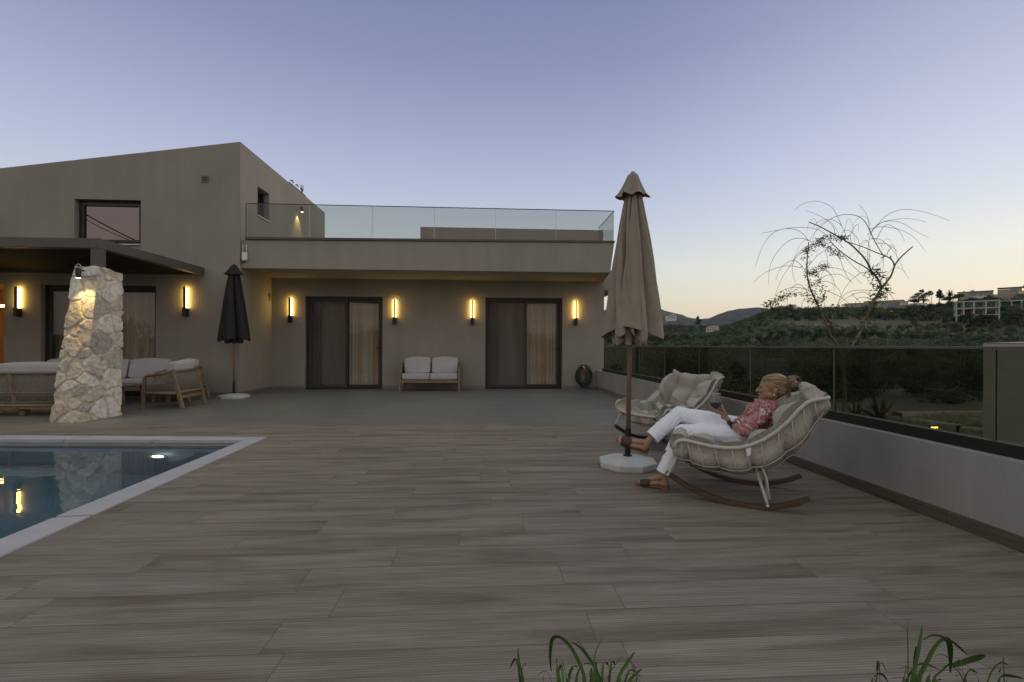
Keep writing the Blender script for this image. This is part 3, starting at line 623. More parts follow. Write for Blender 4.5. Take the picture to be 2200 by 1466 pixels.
# antenna on the side wall top
an = thing('rooftop_aerial', 'small dark rooftop aerial on the villa parapet', 'aerial', (XC - .1, 14.1, 5.508))
mb = MB(); mb.tube([(0, 0, 0), (0, 0, .22)], .02, 8); mb.tube([(0, -.9, .1), (0, .3, .1)], .012, 6)
for k in range(3): mb.tube([(0, -.7 + k * .35 + .1 * math.cos(t), .12 + .1 * math.sin(t)) for t in np.linspace(.6, 2.6, 8)], .016, 6)
mb.build('bracket', M['metal'], an, True)
mb = MB(); mb.lathe([(0, .34), (.04, .33), (.045, .28), (.05, .22), (.03, .2), (0, .2)], 14); mb.build('sensor', M['white'], an, True)
# wifi extender on the balcony fascia
wf = thing('wifi_extender', 'white wall box with two upright aerials at the balcony corner', 'wifi extender', (-5.2, YF + .05, 3.03))
mb = MB(); mb.box(-.055, .055, -.045, -.005, -.09, .09); mb.build('casing', M['white'], wf, bevel=.01, seg=3)
for s_ in (-1, 1): mb = MB(); mb.tube([(s_ * .038, -.025, .085), (s_ * .038, -.025, .25)], .009, 8); mb.build('aerial', M['white'], wf, True)
mb = MB(); mb.tube([(.0, -.02, -.09), (-.01, -.02, -.13), (-.05, -.015, -.14), (-.08, -.012, -.11), (-.085, -.01, -.04)], .006, 6); mb.build('cable', M['black'], wf, True)

# ----- sconces
def sconce(x, Y, label, z=1.98):
    t = thing('wall_sconce', label, 'wall lamp', (x, Y, z), group='black linear wall sconces on the villa')
    mb = MB(); mb.box(-.024, .024, -.10, -.075, -.31, .31); mb.box(-.040, .040, -.104, -.0, -.315, -.135); mb.build('housing', M['black'], t, bevel=.003)
    mb = MB(); mb.box(-.036, .036, -.060, -.012, -.130, .30); mb.build('light_strip', LED, t)
    return t
sconce(-9.775, YF, 'black linear wall lamp left of the stone pillar, nearest the left picture edge', 2.0)
sconce(-6.386, YF, 'black linear wall lamp between the stone pillar and the charcoal parasol', 2.03)
sconce(-4.818, YB, 'black linear wall lamp left of the left balcony-side sliding door')
sconce(-2.256, YB, 'black linear wall lamp above the loveseat on the left', 1.958)
sconce(-.301, YB, 'black linear wall lamp just left of the right sliding door', 1.955)
sconce(2.36, YB, 'black linear wall lamp above the coiled garden hose', 1.963)
def spot(name, label, loc, rz, energy, size, parent_extra=None):
    t = thing(name, label, 'spotlight', loc, (0, 0, rz))
    mb = MB(); mb.tube([(0, 0, -.07), (0, 0, .07)], .034, 16); mb.bar((0, 0, .03), (0, .09, .05), .02, .02); mb.build('housing', M['black'], t, 'auto')
    mb = MB(); mb.lathe([(0, -.0715), (.026, -.0715)], 14); mb.build('lens', LEDW, t)
    l = bpy.data.lights.new('spot_beam', 'SPOT'); l.energy = energy; l.color = (1, .66, .25); l.spot_size = size; l.spot_blend = .7; l.shadow_soft_size = .02
    lo = bpy.data.objects.new('spot_beam', l); col.objects.link(lo); lo.parent = t; lo.location = (0, 0, -.08)
    return t, lo
# ================================================================= PILLAR
pil = thing('stone_pillar', 'tapering rough fieldstone pillar lit by a small spotlight', 'pillar', (-5.9, 7.3, 0))
mb = MB(); bt = [V((-6.114, 6.947, 0)), V((-5.696, 6.931, 0)), V((-5.657, 7.641, 0)), V((-6.08, 7.66, 0))]; tp = [V((-6.02, 7.2, 2.25)), V((-5.65, 7.19, 2.262)), V((-5.65, 7.65, 2.203)), V((-6.0, 7.67, 2.2))]
SC = []      # one colour per vertex: stone tone or mortar
PALE = [(.50, .48, .44), (.70, .68, .62), (.55, .49, .40), (.76, .74, .69), (.60, .57, .50), (.42, .40, .37), (.66, .61, .51), (.80, .78, .74)]
def masonry(x):
    q = x + mnoise.noise_vector(x * 4.0) * .05 + mnoise.noise_vector(x * 15) * .010
    d_, p_ = mnoise.voronoi(V((q.x * 3.1 + 1, q.y * 3.1, q.z * 3.9 + 2)))
    e_ = d_[1] - d_[0]; m_ = smooth(.03, .13, e_); h_ = int(abs(math.sin(p_[0].x * 12.9 + p_[0].y * 78.2 + p_[0].z * 37.7)) * 43758.5)
    c_ = PALE[h_ % 8]; pr = .014 + .012 * ((h_ // 8) % 7) / 6
    w_ = m_ * pr + mnoise.noise(x * 14) * .008 + mnoise.noise(x * 34) * .004 * (.4 + m_) + mnoise.noise(x * 80) * .002 - .018
    mo = (.64, .57, .44); SC.append(tuple(a_ * (1 - m_) + b_ * m_ for a_, b_ in zip(mo, c_)) + (1,)); return w_
def push(x, w_, up=0):
    cen = V((-5.88, 7.3, x.z)); o_ = x - cen; o_.z = 0; o_.normalize(); y = x + o_ * w_ + V((0, 0, up)); return (y.x + 5.9, y.y - 7.3, max(y.z, 0))
def pillar_side(k):
    a, b, c, d = bt[k], bt[(k + 1) % 4], tp[(k + 1) % 4], tp[k]
    def fn(p, q): x = a.lerp(b, p).lerp(d.lerp(c, p), q); return push(x, masonry(x), .025 * mnoise.noise(x * 9) * smooth(.97, 1, q))
    mb.grid(fn, 56 if k % 2 == 0 else 84, 250 if k < 3 else 60)
for k in range(4): pillar_side(k)
def fnt(p, q):
    x = tp[0].lerp(tp[1], p).lerp(tp[3].lerp(tp[2], p), q); w_ = masonry(x); ed = 1 if (p in (0, 1) or q in (0, 1)) else 0
    return push(x, w_ * ed, .025 * mnoise.noise(x * 9) + (w_ * .6 if not ed else 0))
mb.grid(fnt, 56, 56)
sb = mb.build('stone_body', M['stone'], pil, True)
ca = sb.data.attributes.new('stonecol', 'FLOAT_COLOR', 'POINT'); ca.data.foreach_set('color', np.array(SC, dtype=np.float32).ravel())
t, lo = spot('pillar_spotlight', 'small black spotlight with a ring hook at the top of the stone pillar', (-5.775, 6.99, 2.12), 0, 20, R(80))
lo.rotation_euler = (R(14), 0, 0)
mb = MB(); mb.tube([(.028 * math.cos(a), 0, .1 + .028 * math.sin(a)) for a in np.linspace(0, 2 * math.pi, 18)[:-1]], .006, 6, closed=True); mb.build('ring_hook', M['tube'], t, True)
t, lo = spot('balcony_spotlight', 'small black downlight shining on the upper side wall of the villa', (XC + .13, 13.52, 4.95), R(90), 26, R(80))
lo.rotation_euler = (R(16), 0, 0)

# ================================================================= PERGOLA
pg = thing('pergola', 'dark grey metal pergola with closed louvred roof', 'pergola', (-6, 7.7, 0)); PO = V((-6, 7.7, 0))
def pb(mb, n, m, **k): mb.v = [(a - PO.x, b - PO.y, c) for a, b, c in mb.v]; return mb.build(n, m, pg, **k)
mb = MB(); mb.box(-13.5, -6.172, 7.66, 7.81, 2.615, 2.765); pb(mb, 'front_beam', M['perg'], bevel=.004)
mb = MB(); mb.box(-6.17, -6.022, 7.66, YF - .002, 2.612, 2.768); pb(mb, 'side_beam', M['perg'], bevel=.004)
mb = MB(); mb.box(-13.5, -6.172, YF - .09, YF - .003, 2.60, 2.72); pb(mb, 'wall_beam', M['perg'], bevel=.004)
mb = MB(); mb.box(-6.155, -6.024, 7.665, 7.80, 0, 2.611); pb(mb, 'post', M['perg'], bevel=.004)
mb = MB()
for k in range(17):
    y = 7.83 + k * .148; mb.hexa([(-13.4, y, 2.665), (-6.175, y, 2.665), (-6.175, y + .143, 2.67), (-13.4, y + .143, 2.67), (-13.4, y, 2.69), (-6.175, y, 2.69), (-6.175, y + .143, 2.695), (-13.4, y + .143, 2.695)])
pb(mb, 'louvres', mat('louvre_metal', (.022, .020, .018), .8, spec=.2))

# ================================================================= FURNITURE
def soft_box(mb, x0, x1, y0, y1, z0, z1, puff=.03, n=14, lean=0.0, seed=0, sq=5.0):
    cx, cy, cz = (x0 + x1) / 2, (y0 + y1) / 2, (z0 + z1) / 2; hx, hy, hz = (x1 - x0) / 2, (y1 - y0) / 2, (z1 - z0) / 2
    def fn(a, b):
        th = math.pi * a - math.pi / 2; ph = 2 * math.pi * b
        f = lambda v, e: math.copysign(abs(v) ** e, v)
        e1, e2 = 2 / sq, 2 / sq
        x = f(math.cos(th), e1) * f(math.cos(ph), e2); y = f(math.cos(th), e1) * f(math.sin(ph), e2); z = f(math.sin(th), e1)
        m_ = [abs(x), abs(y), abs(z)]
        X, Y, Z_ = x * hx, y * hy, z * hz
        bul = puff * ((1 - x * x) * (1 - z * z)); Y += math.copysign(bul, y) * abs(y)
        bz = puff * ((1 - x * x) * (1 - y * y)); Z_ += math.copysign(bz, z) * abs(z)
        n_ = mnoise.noise(V((X * 5 + seed, Y * 5, Z_ * 5))) * .008 + mnoise.noise(V((X * 16 + seed, Y * 16, Z_ * 16))) * .0025
        return (cx + X + n_, cy + Y + lean * (Z_ + hz) + n_, cz + Z_ + n_)
    mb.grid(fn, n * 2, n * 4, cv=True)
def sofa(name, label, cat, W, D, nseat, loc, rz, group=None, mid=False, rail_dz=0):
    t = thing(name, label, cat, loc, (0, 0, R(rz)), group); hw, hd = W / 2, D / 2
    for sx in (-1, 1):
        mb = MB(); mb.bar((sx * (hw - .02), -hd + .02, 0), (sx * (hw - .02), -hd + .045, .53), .05, .045, (0, 1, 0)); mb.build('leg', M['teak'], t, bevel=.006)
        mb = MB(); mb.bar((sx * (hw - .02), hd + .06, 0), (sx * (hw - .02), hd - .10, .64), .05, .055, (0, 1, 0)); mb.build('leg', M['teak'], t, bevel=.006)
        mb = MB(); x = sx * (hw - .02)     # curved arm rail
        mb.tube([(x, -hd + .042, .50), (x, -hd + .045, .54), (x, -hd + .07, .565), (x, -hd + .12, .578), (x, 0, .605), (x, hd - .12, .65)], .024, 8, flat=1)
        mb.build('arm_rail', M['teak'], t, True)
        mb = MB(); n = int(D / .026)
        for k in range(n):
            y = -hd + .08 + k * (D - .18) / (n - 1); zt = .568 + .082 * (y + hd - .08) / (D - .2); mb.tube([(x + .004, y + .01, .29), (x - .004, y, zt)], .0065, 5)
        mb.bar((x, -hd + .04, .275), (x, hd - .02, .275), .05, .045)
        mb.build('arm_rope', M['rope'], t, True)
    if mid:
        for sx in (-.35, .42):
            mb = MB(); mb.bar((sx, hd - .2, 0), (sx, hd - .2, .1), .09, .09, (0, 1, 0)); mb.build('leg', M['teak'], t, bevel=.006)
    mb = MB(); zf = .2 if not mid else .14
    mb.bar((-hw + .02, -hd + .03, zf + .04), (hw - .02, -hd + .03, zf + .04), .04, .07); mb.bar((-hw + .02, hd - .02, zf), (hw - .02, hd - .02, zf), .04, .06)
    mb.box(-hw + .04, hw - .04, -hd + .055, hd - .045, .235, .27)
    mb.build('seat_frame', M['teak'], t, bevel=.005)
    mb = MB(); y = hd - .10; mb.bar((-hw + .02, y, .66), (hw - .02, y, .66), .045, .04); zlow = .29 if not mid else .17
    n = int(W / .022)
    for k in range(n):
        x = -hw + .04 + k * (W - .08) / (n - 1); mb.tube([(x, hd - .0, zlow), (x, hd - .10, .655)], .0062, 5)
    mb.bar((-hw + .02, hd + .0, zlow), (hw - .02, hd + .0, zlow), .045, .035)
    if mid:
        mb.bar((-hw + .02, hd - .03, .36), (hw - .02, hd - .03, .36), .012, .016); mb.bar((-hw + .02, hd - .0, .22), (hw - .02, hd - .0, .22), .012, .014)
    mb.build('back_rope', M['rope'], t, True)
    if mid:
        mb = MB()
        for x in (-.25, ): mb.bar((x - .17, hd + .012, .13), (x + .0, hd - .07, .65), .035, .03)
        mb.build('back_stile', M['teak'], t)
    cw = (W - .12) / nseat
    for k in range(nseat):
        x0 = -hw + .06 + k * cw + .004; x1 = x0 + cw - .008
        mb = MB(); soft_box(mb, x0, x1, -hd - .0, hd - .13, .285, .43, .015, 11, seed=k * 3.1 + W, sq=16); mb.build('seat_cushion', M['cushion'], t, True)
        mb = MB(); soft_box(mb, x0 + .015, x1 - .015, hd - .30, hd - .16, .44, .80, .04, 12, lean=.22, seed=k * 5.7 + W, sq=13); mb.build('back_cushion', M['cushion'], t, True)
    return t
sofa('loveseat', 'two-seat teak loveseat with pale cushions against the villa wall between the doors', 'loveseat', 1.46, .56, 2, (-1.31, 11.60, 0), -.8)
ac = sofa('armchair', 'teak and rope armchair with pale cushions, nearer the camera beside the stone pillar', 'armchair', .68, .62, 1, (-5.545, 8.66, 0), -90, 'rope armchairs on the lounge terrace')
a2 = copy_tree(ac); a2.location = (-5.98, 9.55, 0); a2['label'] = 'teak and rope armchair with pale cushions, behind the other one close to the villa wall'
sofa('sofa', 'pale cushioned teak sofa facing the camera behind the stone pillar', 'sofa', 2.5, .62, 3, (-7.55, 9.75, 0), 0)
s2 = sofa('sofa', 'low rope-backed sofa with its back to the camera left of the pillar', 'sofa', 2.5, .62, 2, (-7.53, 7.84, 0), 180, mid=True)
ct = thing('coffee_table', 'low teak coffee table between the sofas and armchairs', 'coffee table', (-6.95, 8.85, 0))
mb = MB()
for k in range(7): mb.box(-.68, .68, -.3 + k * .087, -.3 + k * .087 + .08, .36, .385)
mb.build('table_top', M['teak'], ct, bevel=.003)
for sx in (-1, 1):
    for sy in (-1, 1): mb = MB(); mb.bar((sx * .6, sy * .25, 0), (sx * .57, sy * .24, .36), .05, .05, (0, 1, 0)); mb.build('leg', M['teak'], ct, bevel=.005)
ws = thing('dining_chair', 'pale upholstered chair back at the left picture edge behind the sofa', 'chair', (-9.83, 9.45, 0))
mb = MB(); soft_box(mb, -.25, .25, -.05, .05, .45, .86, .02, 8, sq=7); mb.build('backrest', M['cushion'], ws, True)
mb = MB(); soft_box(mb, -.25, .25, -.5, -.02, .38, .48, .02, 8, sq=7); mb.build('seat', M['cushion'], ws, True)
for sx in (-1, 1):
    for sy in (-.46, -.0): mb = MB(); mb.bar((sx * .22, sy, 0), (sx * .22, sy, .4), .035, .035, (0, 1, 0)); mb.build('leg', M['teak'], ws)

# ----- parasols
def parasol(label, loc, top, hem, capz, rc, rh, m, wood, base_r, lean=(0, 0), seed=0, rot=0, nrib=8, sleeve=.26):
    t = thing('closed_parasol', label, 'parasol', loc)
    mb = MB(); n = 8; a0 = R(rot)
    oc = lambda r_, z: [(r_ * math.cos(a0 + 2 * math.pi * k / n), r_ * math.sin(a0 + 2 * math.pi * k / n), z) for k in range(n)]
    rings = [oc(base_r * .97, 0), oc(base_r, .012), oc(base_r, .052), oc(base_r * .98, .062), oc(base_r * .45, .092), oc(.05, .098)]
    vs = [p for r_ in rings for p in r_]; fs = [(i * n + k, i * n + (k + 1) % n, (i + 1) * n + (k + 1) % n, (i + 1) * n + k) for i in range(5) for k in range(n)] + [tuple(5 * n + k for k in range(n))]
    mb.add(vs, fs); b_ = mb.build('base', M['base'], t, bevel=.003)
    mb = MB(); mb.lathe([(0, .1), (.042, .1), (.042, .106), (.03, .112)], 16); mb.tube([(0, 0, .09), (lean[0] * .1, 0, .09 + sleeve)], .027, 14); mb.build('sleeve', M['black'], t, 'auto')
    P = lambda z: V((lean[0] * z / top, lean[1] * z / top, z))
    mb = MB(); mb.tube([P(.3), P(top - .03)], .022, 12); mb.build('pole', wood, t, True)
    rr = random.Random(seed); ph = rr.uniform(0, 6)
    def R_(z):  # envelope radius
        s = (capz - z) / (capz - hem); s = max(0, min(1, s)); return rc * .62 + (rh - rc * .62) * s ** .8
    hemz = [hem + rr.uniform(-.05, .06) for _ in range(nrib)]
    def fn(a, b):
        th = 2 * math.pi * a; k = th / (2 * math.pi) * nrib
        f = abs(math.cos(math.pi * k + .0)); fold = f ** .55
        s = b; hz = hem + .10 * (fold - .8) * -1 + .03 * math.sin(th * 2 + ph) + .02 * math.sin(th * 5 + ph)
        z = top - .07 + (hz - (top - .07)) * s
        tw = .55 * s * math.sin(ph) + .35 * math.sin(2 * th + ph) * s
        rad = R_(z) * (.34 + .66 * fold) * (1 + .10 * math.sin(th + ph) + .05 * math.sin(3 * th + ph * 2)) + .004 * math.sin(th * 31 + z * 9)
        if s < .06: rad *= .5 + s / .12
        c = P(z); return (c.x + rad * math.cos(th + tw), c.y + rad * math.sin(th + tw), z)
    mb = MB(); mb.grid(fn, 160, 40, cu=True)
    # inner tucked folds at the hem
    def fn2(a, b):
        th = 2 * math.pi * a; f = abs(math.sin(math.pi * a * nrib)); z = hem + .12 - b * (.16 + .05 * f)
        rad = R_(z) * (.35 + .3 * f) * (1 - .15 * b); c = P(z); return (c.x + rad * math.cos(th), c.y + rad * math.sin(th), z)
    mb.grid(fn2, 96, 6, cu=True)
    # one broad panel lapped over the front
    def fn3(a, b):
        z = top - .25 + (hem + .055 + .02 * math.sin(a * 6) - (top - .25)) * b; w_ = (.05 + .62 * b ** .8); th = -math.pi / 2 - .25 + (a - .45) * 2 * w_
        rad = R_(z) * (1.02 - .22 * abs(a - .5) * 2 * b - .1 * (1 - b)) + .012 * math.sin(a * 9 + b * 3) * b + .004; c = P(z); return (c.x + rad * math.cos(th), c.y + rad * math.sin(th) * .98, z)
    mb.grid(fn3, 24, 36)
    c_ = mb.build('canopy', m, t, True)
    mb = MB()
    def fc(a, b):
        th = 2 * math.pi * a; f = .5 + .5 * math.cos(th * 7 + ph); z = top + .0 - max(0, b - .04) * (top - capz) - .022 * b * f
        rad = .038 * min(1, b * 6) + (rc - .04) * (b ** 1.15) * (1 + .24 * b * math.cos(th * 6 + ph) + .10 * b * math.sin(th * 2 + ph)); 
        if b > .86: rad *= 1 + (b - .86) * .6
        c = P(z); return (c.x + rad * math.cos(th), c.y + rad * math.sin(th), z)
    mb.grid(fc, 112, 16, cu=True); mb.lathe([(0, .008), (.012, .006), (.022, -.004), (.024, -.02)], 12, tuple(P(top))); mb.build('top_cap', m, t, True)
    mb = MB()
    for k in range(nrib):
        th = 2 * math.pi * (k + .5) / nrib; mb.tube([P(hem + .35) + V((.03 * math.cos(th), .03 * math.sin(th), 0)), P(hem - .02) + V((.05 * math.cos(th), .05 * math.sin(th), 0))], .006, 5)
    mb.build('ribs', M['black'], t, True)
    return t
parasol('tall closed taupe parasol on a white octagonal base beside the rocking chairs', (1.318, 4.20, 0), 2.70, 1.20, 2.475, .122, .275, M['canopy'], M['pole2'], .268, lean=(.04, 0), seed=3, rot=12)
parasol('closed charcoal parasol on a white base at the villa corner', (-5.185, 10.0, 0), 2.78, 1.22, 2.56, .165, .30, M['canopy_dark'], M['pole'], .30, lean=(-.005, 0), seed=11, rot=22.5, sleeve=.25)

# ----- hose
hs = thing('garden_hose', 'coiled green garden hose hanging on the villa wall by the parapet', 'garden hose', (2.55, 11.86, 0))
mb = MB(); rr = random.Random(4)
for k in range(11):
    ax, az = rr.uniform(.07, .20), rr.uniform(.20, .31); cx, cz, yy = rr.uniform(-.05, .05), .34 + rr.uniform(-.03, .03), rr.uniform(-.09, .02)
    tl = rr.uniform(-.25, .25); mb.tube([(cx + ax * math.cos(a) + tl * az * math.sin(a) * .3, yy + .01 * math.sin(3 * a), max(.02, cz + az * math.sin(a))) for a in np.linspace(0, 2 * math.pi, 30)[:-1]], .0095, 6, closed=True)
mb.tube([(.0, -.05, .04), (.12, -.07, .015), (.28, -.09, .013), (.38, -.1, .013), (.42, -.09, .02), (.44, -.07, .12), (.42, -.05, .25), (.35, -.03, .33)], .0095, 6)
mb.build('hose_coil', M['hose'], hs, True)
mb = MB(); mb.tube([(-.0, -.13, .56), (.03, -.14, .47)], [.018, .024], 10); mb.build('nozzle', M['orange'], hs, True)
mb = MB(); mb.tube([(-.03, -.12, .6), (.0, -.13, .56)], .016, 8); mb.build('connector', M['white'], hs, True)
mb = MB(); mb.box(-.03, .03, -.12, -.0, .55, .60); mb.build('hanger', M['black'], hs)

# ================================================================= PARAPET + GLASS RAIL
XW = 2.905
pw = thing('parapet_wall', 'low grey rendered wall along the right edge of the terrace', 'low wall', (XW, 6, 0))
mb = MB(); mb.box(0, .18, -5.4, 5.93, -.2, .483); mb.build('wall_body', M['stucco_white'], pw, bevel=.006)
mb = MB()
for k in range(5):
    y1 = 6.4 - 6 - k * 1.22; mb.box(-.012, -.001, y1 - 1.216, y1, .003, .083)
for j in range(5): pass
sk = mb.build('plank_skirting', None, pw)
m = M['plank'].copy(); m.name = 'skirting_grooved'; sk.data.materials.append(mat('grooved_skirting', (.13, .105, .085), .6, var=.3, vscale=3, stretch=(1, 1, 40)))
mb = MB()
for k in range(5):
    for j in range(7): y1 = 6.4 - 6 - k * 1.22; mb.box(-.016, -.0125, y1 - 1.215, y1 - .001, .008 + j * .0105, .0135 + j * .0105)
mb.build('skirting_ridges', sk.data.materials[0], pw)
mb = MB(); mb.box(-.012, -.001, .402, 5.9, .003, .083); mb.build('tile_skirting', M['tile'], pw)
gr = thing('glass_balustrade', 'dark tinted glass balustrade with slim rail on the right low wall', 'glass railing', (XW + .05, 6, .483))
mb = MB(); mb.box(0, .07, -5.35, 5.50, .001, .075); mb.build('base_channel', M['bronze'], gr, bevel=.004)
mb = MB(); mb.box(.018, .052, -5.35, 5.50, .608, .626); mb.build('top_rail', mat('rail_metal', (.16, .155, .15), .4, metal=.5), gr, bevel=.003)
ys = [0.7] + [2.555 + 1.2485 * k for k in range(0, 8)]; ys = [y for y in ys if y < 11.3] + [11.48]
for a, b in zip(ys[:-1], ys[1:]):
    mb = MB(); mb.box(.030, .040, a - 6 + .008, b - 6 - .008, .07, .607); mb.build('glass_pane', M['glass_rail'], gr)
for y in ys[1:-1]:
    mb = MB(); mb.box(.029, .041, y - 6 - .0075, y - 6 - .0035, .076, .606); mb.box(.029, .041, y - 6 + .0035, y - 6 + .0075, .076, .606); mb.build('pane_edge', mat('glass_edge', (.16, .17, .13), .3), gr) if y == ys[1] else None
    if y != ys[1]: mb.build('pane_edge', bpy.data.materials['glass_edge'], gr)

# ================================================================= ROCKING CHAIRS
TN, TF = -.05, .672; TM = (TN + TF) / 2
edge = [(-.462, .385), (-.450, .408), (-.428, .426), (-.40, .430), (-.36, .427), (-.30, .416), (-.209, .404), (-.12, .402), (-.034, .414), (.022, .433), (.105, .479), (.186, .545), (.252, .617), (.304, .691), (.354, .745), (.405, .766), (.447, .774)]
bott = [(-.50, .345), (-.46, .275), (-.40, .235), (-.335, .212), (-.25, .198), (-.17, .190), (-.08, .188), (0, .196), (.06, .212), (.111, .235), (.185, .282), (.243, .325), (.301, .382), (.345, .455), (.385, .529), (.43, .62), (.467, .70)]
def path(pts, u):
    n = len(pts) - 1; x = max(0, min(1, u)) * n; i = min(int(x), n - 1); f = x - i
    return V((pts[i][0] * (1 - f) + pts[i + 1][0] * f, pts[i][1] * (1 - f) + pts[i + 1][1] * f))
def basket(u, v, off=0.0):
    e = path(edge, u); b = path(bott, u - .055 * math.sin(math.pi * u)); s = max(0, math.sin(math.pi * min(max(v, 0), 1))) ** .62
    t_ = TM - math.cos(math.pi * v) * (TF - TN) / 2 * (1 - .10 * smooth(.55, 0, u) * 0)
    q = e.lerp(b, s); return V((q.x, t_, q.y))
def bnorm(u, v):
    h = .01; du = basket(min(1, u + h), v) - basket(max(0, u - h), v); dv = basket(u, min(.97, v + h)) - basket(u, max(.03, v - h))
    n = dv.cross(du); n = n.normalized() if n.length > 1e-9 else V((0, 0, 1)); 
    return n if n.dot(V((-.35, 0, 1))) > 0 else -n
def make_chair(label, loc, phi, sag=0.0):
    t = thing('rocking_chair', label, 'rocking chair', loc, (0, 0, -phi), 'cream wire rocking chairs by the balustrade')
    ring = [V((s, TN, z)) for s, z in edge]; far = [V((s, TF, z)) for s, z in edge]
    top = [V((.468, TN + .03, .776)), V((.475, TN + .09, .774)), V((.470, TM - .15, .772)), V((.465, TM, .770)), V((.470, TM + .15, .772)), V((.475, TF - .09, .774)), V((.468, TF - .03, .776))]
    fr = [V((-.472, TF - .03, .362)), V((-.487, TF - .10, .345)), V((-.50, TM + .12, .338)), V((-.503, TM, .336)), V((-.50, TM - .12, .338)), V((-.487, TN + .10, .345)), V((-.472, TN + .03, .362))]
    mb = MB(); mb.tube(ring + top + far[::-1] + fr, .0135, 10, closed=True); mb.build('frame', M['tube'], t, True)
    mb = MB()
    def bo(u, v):
        q = abs(math.sin(math.pi * (u - .02) / .98 * 5.5)) ** .5 * abs(math.sin(math.pi * min(1, max(0, (v - .035) / .93)) * 4)) ** .5
        return basket(u, v) - bnorm(u, min(.94, max(.06, v))) * (.006 + .026 * q) * min(1, min(v, 1 - v) * 12) * min(1, min(u, 1 - u) * 12)
    for v in (.16, .32, .5, .68, .84): mb.tube([bo(u, v) for u in np.linspace(0, 1, 30)], .0034, 6)
    for k in range(1, 13): u = k / 13; mb.tube([bo(u, v) for v in np.linspace(0, 1, 26)], .0036, 6)
    mb.build('wire_basket', M['tube'], t, True)
    def zr(s): RR = .94 if s < 0 else .74; return RR - math.sqrt(RR * RR - s * s)
    for ty in (0, .622):
        mb = MB(); ss = np.linspace(-.532, .378, 28)
        def rk(s, z): RR = .94 if s < 0 else .74; n = V((-s, RR - zr(s))).normalized(); return (s + n.x * z, zr(s) + n.y * z)
        sec = [(-.021, .0), (.021, .0), (.021, .028), (-.021, .028)]
        mb.add([(rk(s, z)[0], ty + y, rk(s, z)[1]) for s in ss for (y, z) in sec], [(i * 4 + k, i * 4 + (k + 1) % 4, i * 4 + 4 + (k + 1) % 4, i * 4 + 4 + k) for i in range(27) for k in range(4)] + [(3, 2, 1, 0), tuple(27 * 4 + k for k in range(4))])
        ss2 = np.linspace(-.50, .33, 24); mb.add([(rk(s, z - .012)[0], ty + y * .8, max(.0005, rk(s, z - .012)[1])) for s in ss2 for (y, z) in [(-.02, .006), (.02, .006), (.02, .012), (-.02, .012)]], [(i * 4 + k, i * 4 + (k + 1) % 4, i * 4 + 4 + (k + 1) % 4, i * 4 + 4 + k) for i in range(23) for k in range(4)])
        mb.build('rocker', M['rocker'], t, bevel=.004)
        g_ = ty > .3; k = -1 if not g_ else 1; tt = lambda d: ty - k * d
        mb = MB(); mb.tube([(-.505, ty + k * .026, .165), (-.497, ty + k * .022, .19), (-.415, tt(.015), .375), (-.405, tt(.03), .395)], .010, 8); mb.ball((-.509, ty + k * .030, .163), .012, 8); mb.build('leg', M['tube'], t, True)
        mb = MB(); mb.tube([(.132, ty + k * .026, .045), (.125, ty + k * .02, .07), (.05, tt(.10), .292), (.045, tt(.12), .30)], .010, 8); mb.ball((.133, ty + k * .030, .038), .012, 8)
        mb.bar((-.03, tt(.115), .285), (.10, tt(.115), .285), .02, .008); mb.build('leg', M['tube'], t, True)
        mb = MB(); mb.tube([(.145, ty + k * .022, .08), (.125, tt(-.0), .22), (.085, tt(.015), .325), (.035, tt(-.03), .425)], .0075, 8); mb.build('brace', M['tube'], t, True)
    mb = MB(); mb.tube([(-.45, .02, .285), (-.46, TM, .28), (-.45, .60, .285)], .0075, 8); mb.tube([(.128, 0.02, .06), (.128, .60, .06)], .0065, 8); mb.build('crossbar', M['tube'], t, True)
    # tufted pad
    def quilt(u, v):
        a = abs(math.sin(math.pi * u * 5.5)) ** .62; b = abs(math.sin(math.pi * v * 4)) ** .62; return a * b * .7 + .3 * min(a, b)
    def pad(u, v, side):
        uu = .02 + u * .98; p = basket(uu, .035 + v * .93); n = bnorm(.02 + u * .965, .06 + v * .88); q = quilt(u, v)
        rim = 1 - max(0, math.sin(math.pi * v)) ** 1.5; rimu = 1 - max(0, math.sin(math.pi * u)) ** .35
        e1, e2 = path(edge, max(0, uu - .06)), path(edge, min(1, uu + .06)); tg = (e2 - e1).normalized(); n2 = V((-tg.y, 0, tg.x)); lob = .72 + .28 * abs(math.sin(math.pi * u * 5.5)) ** .4
        rim = max(0, rim); sgn_ = -1 if v < .5 else 1
        p = p + n2 * rim * (.098 * lob * (1 - .75 * smooth(.82, 1, u)) * (1 - .5 * smooth(.12, 0, u)) if side > 0 else .004) + V((0, -sgn_ * .010, 0)) * rim + V((.012, 0, .082) if side > 0 else (.03, 0, .02)) * smooth(.84, 1.0, u) * max(0, math.sin(math.pi * v)) ** .35 * (.72 + .28 * abs(math.sin(math.pi * v * 4)) ** .4)
        ef = min(1, (min(u, 1 - u) * 22)) ** .5 * min(1, (min(v, 1 - v) * 22)) ** .5
        wr = .004 * mnoise.noise(V((u * 30, v * 8, 4))) + .003 * mnoise.noise(V((u * 60, v * 30, 1)))
        if side > 0:
            sg = sag * math.exp(-((v - .5) / .28) ** 2) * (smooth(.02, .2, u))
            return p + n * ((-.008 + .150 * q - sg) * ef + wr * 2)
        return p - n * ((-.020 + .050 * q) * ef - wr)
    mb = MB(); nu, nv = 85, 65
    mb.grid(lambda a, b: pad(a, b, 1), nu, nv); k0 = len(mb.v); mb.grid(lambda a, b: pad(a, b, -1), nu, nv)
    rim = [i * nv for i in range(nu)] + [(nu - 1) * nv + j for j in range(1, nv)] + [i * nv + nv - 1 for i in range(nu - 2, -1, -1)] + [j for j in range(nv - 2, 0, -1)]
